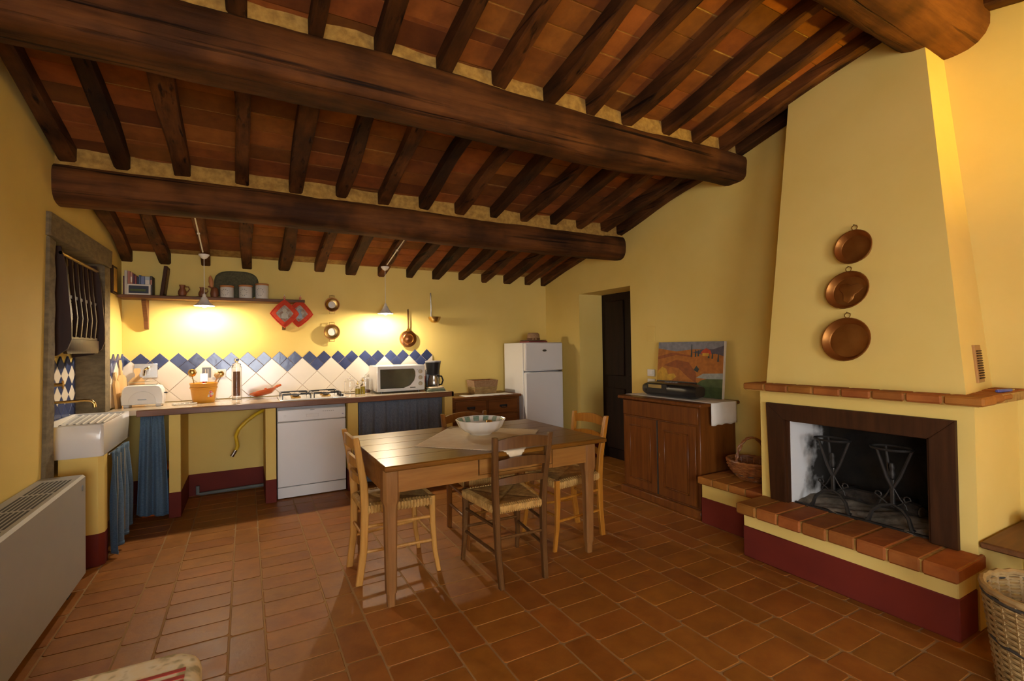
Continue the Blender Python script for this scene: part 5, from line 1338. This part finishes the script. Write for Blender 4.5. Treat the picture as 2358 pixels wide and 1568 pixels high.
fr = thing('fridge', 'white two-door fridge freezer standing in the back corner', 'fridge', (3.125, 5.13, 0))
fw_ = .265
part('body', MB().box(-fw_, fw_, -.215, .25, .03, 1.412, .006), 'fridge_white', fr)
part('door', MB().box(-fw_, fw_, -.28, -.222, .07, 1.062, .012), 'fridge_white', fr)
d = part('freezer_door', MB().box(-fw_, fw_, -.28, -.222, 1.074, 1.412, .012), 'fridge_white', fr)
part('badge', MB().lathe([(.001, 0), (.030, 0), (.029, .003), (.001, .004)], 22, sy=.45, xf=lambda p: (.0+p[0], -.279-p[2], 1.315+p[1])), 'logo_grey', d)
part('gasket', MB().box(-fw_+.006, fw_-.006, -.224, -.213, .075, 1.405), 'grey_plastic', fr)
part('hinge', MB().box(fw_-.06, fw_-.02, -.284, -.27, 1.064, 1.073), 'logo_grey', fr)
part('foot', MB().box(-fw_+.02, fw_-.02, -.21, .24, 0, .032), 'black_plastic', fr)
t = thing('book', 'flat book lying on top of fridge under the straw hat', 'book', (3.10, 5.06, 1.413), R(4))
part('cover', MB().box(-.14, .14, -.10, .10, 0, .018, .002), 'book5', t); part('pages', MB().box(-.137, .1405, -.098, .097, .003, .015), 'paper', t)
t = thing('straw_hat', 'brown straw hat with ribbon bow lying on top of the fridge', 'hat', (3.10, 5.06, 1.432))
part('brim', MB().lathe([(.06, .012), (.11, .004), (.165, .012), (.175, .006), (.165, .004), (.11, 0), (.06, .006)], 36, sy=.75, wav=lambda a, h: .05*math.sin(2*a+1)), 'straw', t)
part('crown', MB().lathe([(.083, .006), (.082, .04), (.076, .085), (.06, .10), (.001, .102)], 30, sy=.85), 'straw', t)
part('ribbon', MB().lathe([(.085, .008), (.0855, .03), (.083, .034)], 30, sy=.85), 'shelf_wood', t)
for s in (-1, 1): part('bow', MB().lathe([(.001, -.016), (.012, -.008), (.014, .006), (.001, .016)], 10, xf=lambda p, s=s: (-.03+s*.018+p[2], -.078+p[1]*.5, .022+p[0])), 'straw', t)

# ------------------------------------------------------------------ pendant lamps
def pendant(lab, x, y, z, cabs):
    t = thing('pendant_lamp', lab, 'lamp', (x, y, z), group='white pendant lamps over the worktop')
    zc = zr(y)-z
    n = 40
    part('shade', MB().lathe([(.016, .075), (.022, .078), (.027, .066), (.034, .052), (.044, .034), (.066, .012), (.080, .002), (.080, -.002), (.066, .007), (.041, .030), (.031, .046), (.023, .060), (.016, .068)], n, wav=lambda a, h: .035*math.sin(10*a)*max(0, 1-h/.04)), 'shade_white', t)
    part('lamp_holder', MB().lathe([(.001, .05), (.014, .05), (.016, .085), (.012, .105), (.005, .112), (.001, .112)], 14), 'white_plastic', t)
    part('bulb', MB().lathe([(.001, -.016), (.013, -.012), (.021, .002), (.019, .018), (.012, .036), (.011, .05), (.001, .05)], 14), 'bulb_glow', t)
    part('cord', MB().tube([(0, 0, .108), (0, 0, zc-.03)], .0028, 6), 'white_plastic', t)
    part('ceiling_rose', MB().lathe([(.006, zc-.045), (.022, zc-.036), (.042, zc-.012), (.044, zc-.002), (.001, zc-.001)], 22), 'white_plastic', t)
    part('cable', MB().tube([(c[0]-x, c[1]-y, zr(c[1])-.006-z) for c in cabs], .006, 6), 'white_plastic', t)
    for c in cabs[1:-1]: part('cable_clip', MB().box(c[0]-x-.01, c[0]-x+.01, c[1]-y-.008, c[1]-y+.008, zr(c[1])-.014-z, zr(c[1])-.001-z), 'white_plastic', t)
pendant('white fluted pendant lamp hanging in front of the wall shelf', -.325, 5.185, 1.778, [(-.33, 5.12), (-.335, 4.75), (-.345, 4.15)])
pendant('white fluted pendant lamp hanging beside the brass pans', 1.32, 5.185, 1.742, [(1.325, 5.12), (1.33, 4.75), (1.345, 4.15)])

# ------------------------------------------------------------------ upholstered seat at the near left
so = thing('upholstered_bench', 'cream floral upholstered seat with red stripes standing near the radiator', 'seat', (-.455, 1.425, 0))
def cushion(x0, x1, y0, y1, z0, z1, r, n=6):
    # rounded box as loft of rounded rectangles
    rings = []
    def rrect(ins, z):
        pts = []
        rr = max(.02, r-ins*.2)
        for (cx, cy, a0) in ((x1-ins-rr, y1-ins-rr, 0), (x0+ins+rr, y1-ins-rr, 90), (x0+ins+rr, y0+ins+rr, 180), (x1-ins-rr, y0+ins+rr, 270)):
            for k in range(n+1):
                a = R(a0+90*k/n); pts.append((cx+rr*math.cos(a), cy+rr*math.sin(a), z))
        return pts
    e = .045
    for k in range(6): a = math.pi/2*(k/5); rings.append(rrect(e*(1-math.sin(a)), z0+e*(1-math.cos(a))))
    for k in range(6): a = math.pi/2*(k/5); rings.append(rrect(e*(1-math.cos(a)), z1-e*(1-math.sin(a))))
    return MB().loft(rings)
part('seat_cushion', cushion(-.33, .335, -.38, .385, .30, .455, .075), 'floral', so)
part('base', MB().box(-.31, .315, -.36, .365, .10, .30, .01), 'floral', so)
for k, (x_, w_) in enumerate(((.16, .012), (.19, .02), (.225, .012), (.10, .012), (.07, .02), (-.02, .012), (-.06, .02))):
    pass
for k, y_ in enumerate((.25, .215, .19, .06, .025, -.10, -.13)):
    part('stripe', MB().box(-.30, .30, y_-.008, y_+.008, .4535, .4565, .001), 'stripe_red', so)
for sx in (-1, 1):
    for sy in (-1, 1): part('leg', MB().bar([(sx*.27, sy*.32, 0), (sx*.27, sy*.32, .10)], [.03, .045], [.03, .045]), 'shelf_wood', so)

# ------------------------------------------------------------------ uplighter floor lamp by the right wall, outside the frame
fl2 = thing('floor_lamp', 'brass uplighter floor lamp standing by right wall beyond the alcove shelf', 'lamp', (3.15, -.55, 0))
part('base', MB().lathe([(.001, 0), (.14, 0), (.14, .012), (.05, .028), (.015, .04), (.001, .04)], 28), 'brass', fl2)
part('pole', MB().tube([(0, 0, .03), (0, 0, 1.62)], .012, 10), 'brass', fl2)
part('shade', MB().lathe([(.02, 1.60), (.07, 1.62), (.13, 1.68), (.17, 1.76), (.166, 1.762), (.126, 1.69), (.068, 1.632), (.02, 1.615)], 30), 'brass', fl2)
part('bulb', MB().lathe([(.001, 1.66), (.03, 1.67), (.045, 1.70), (.034, 1.735), (.001, 1.75)], 14), 'uplighter_glow', fl2)
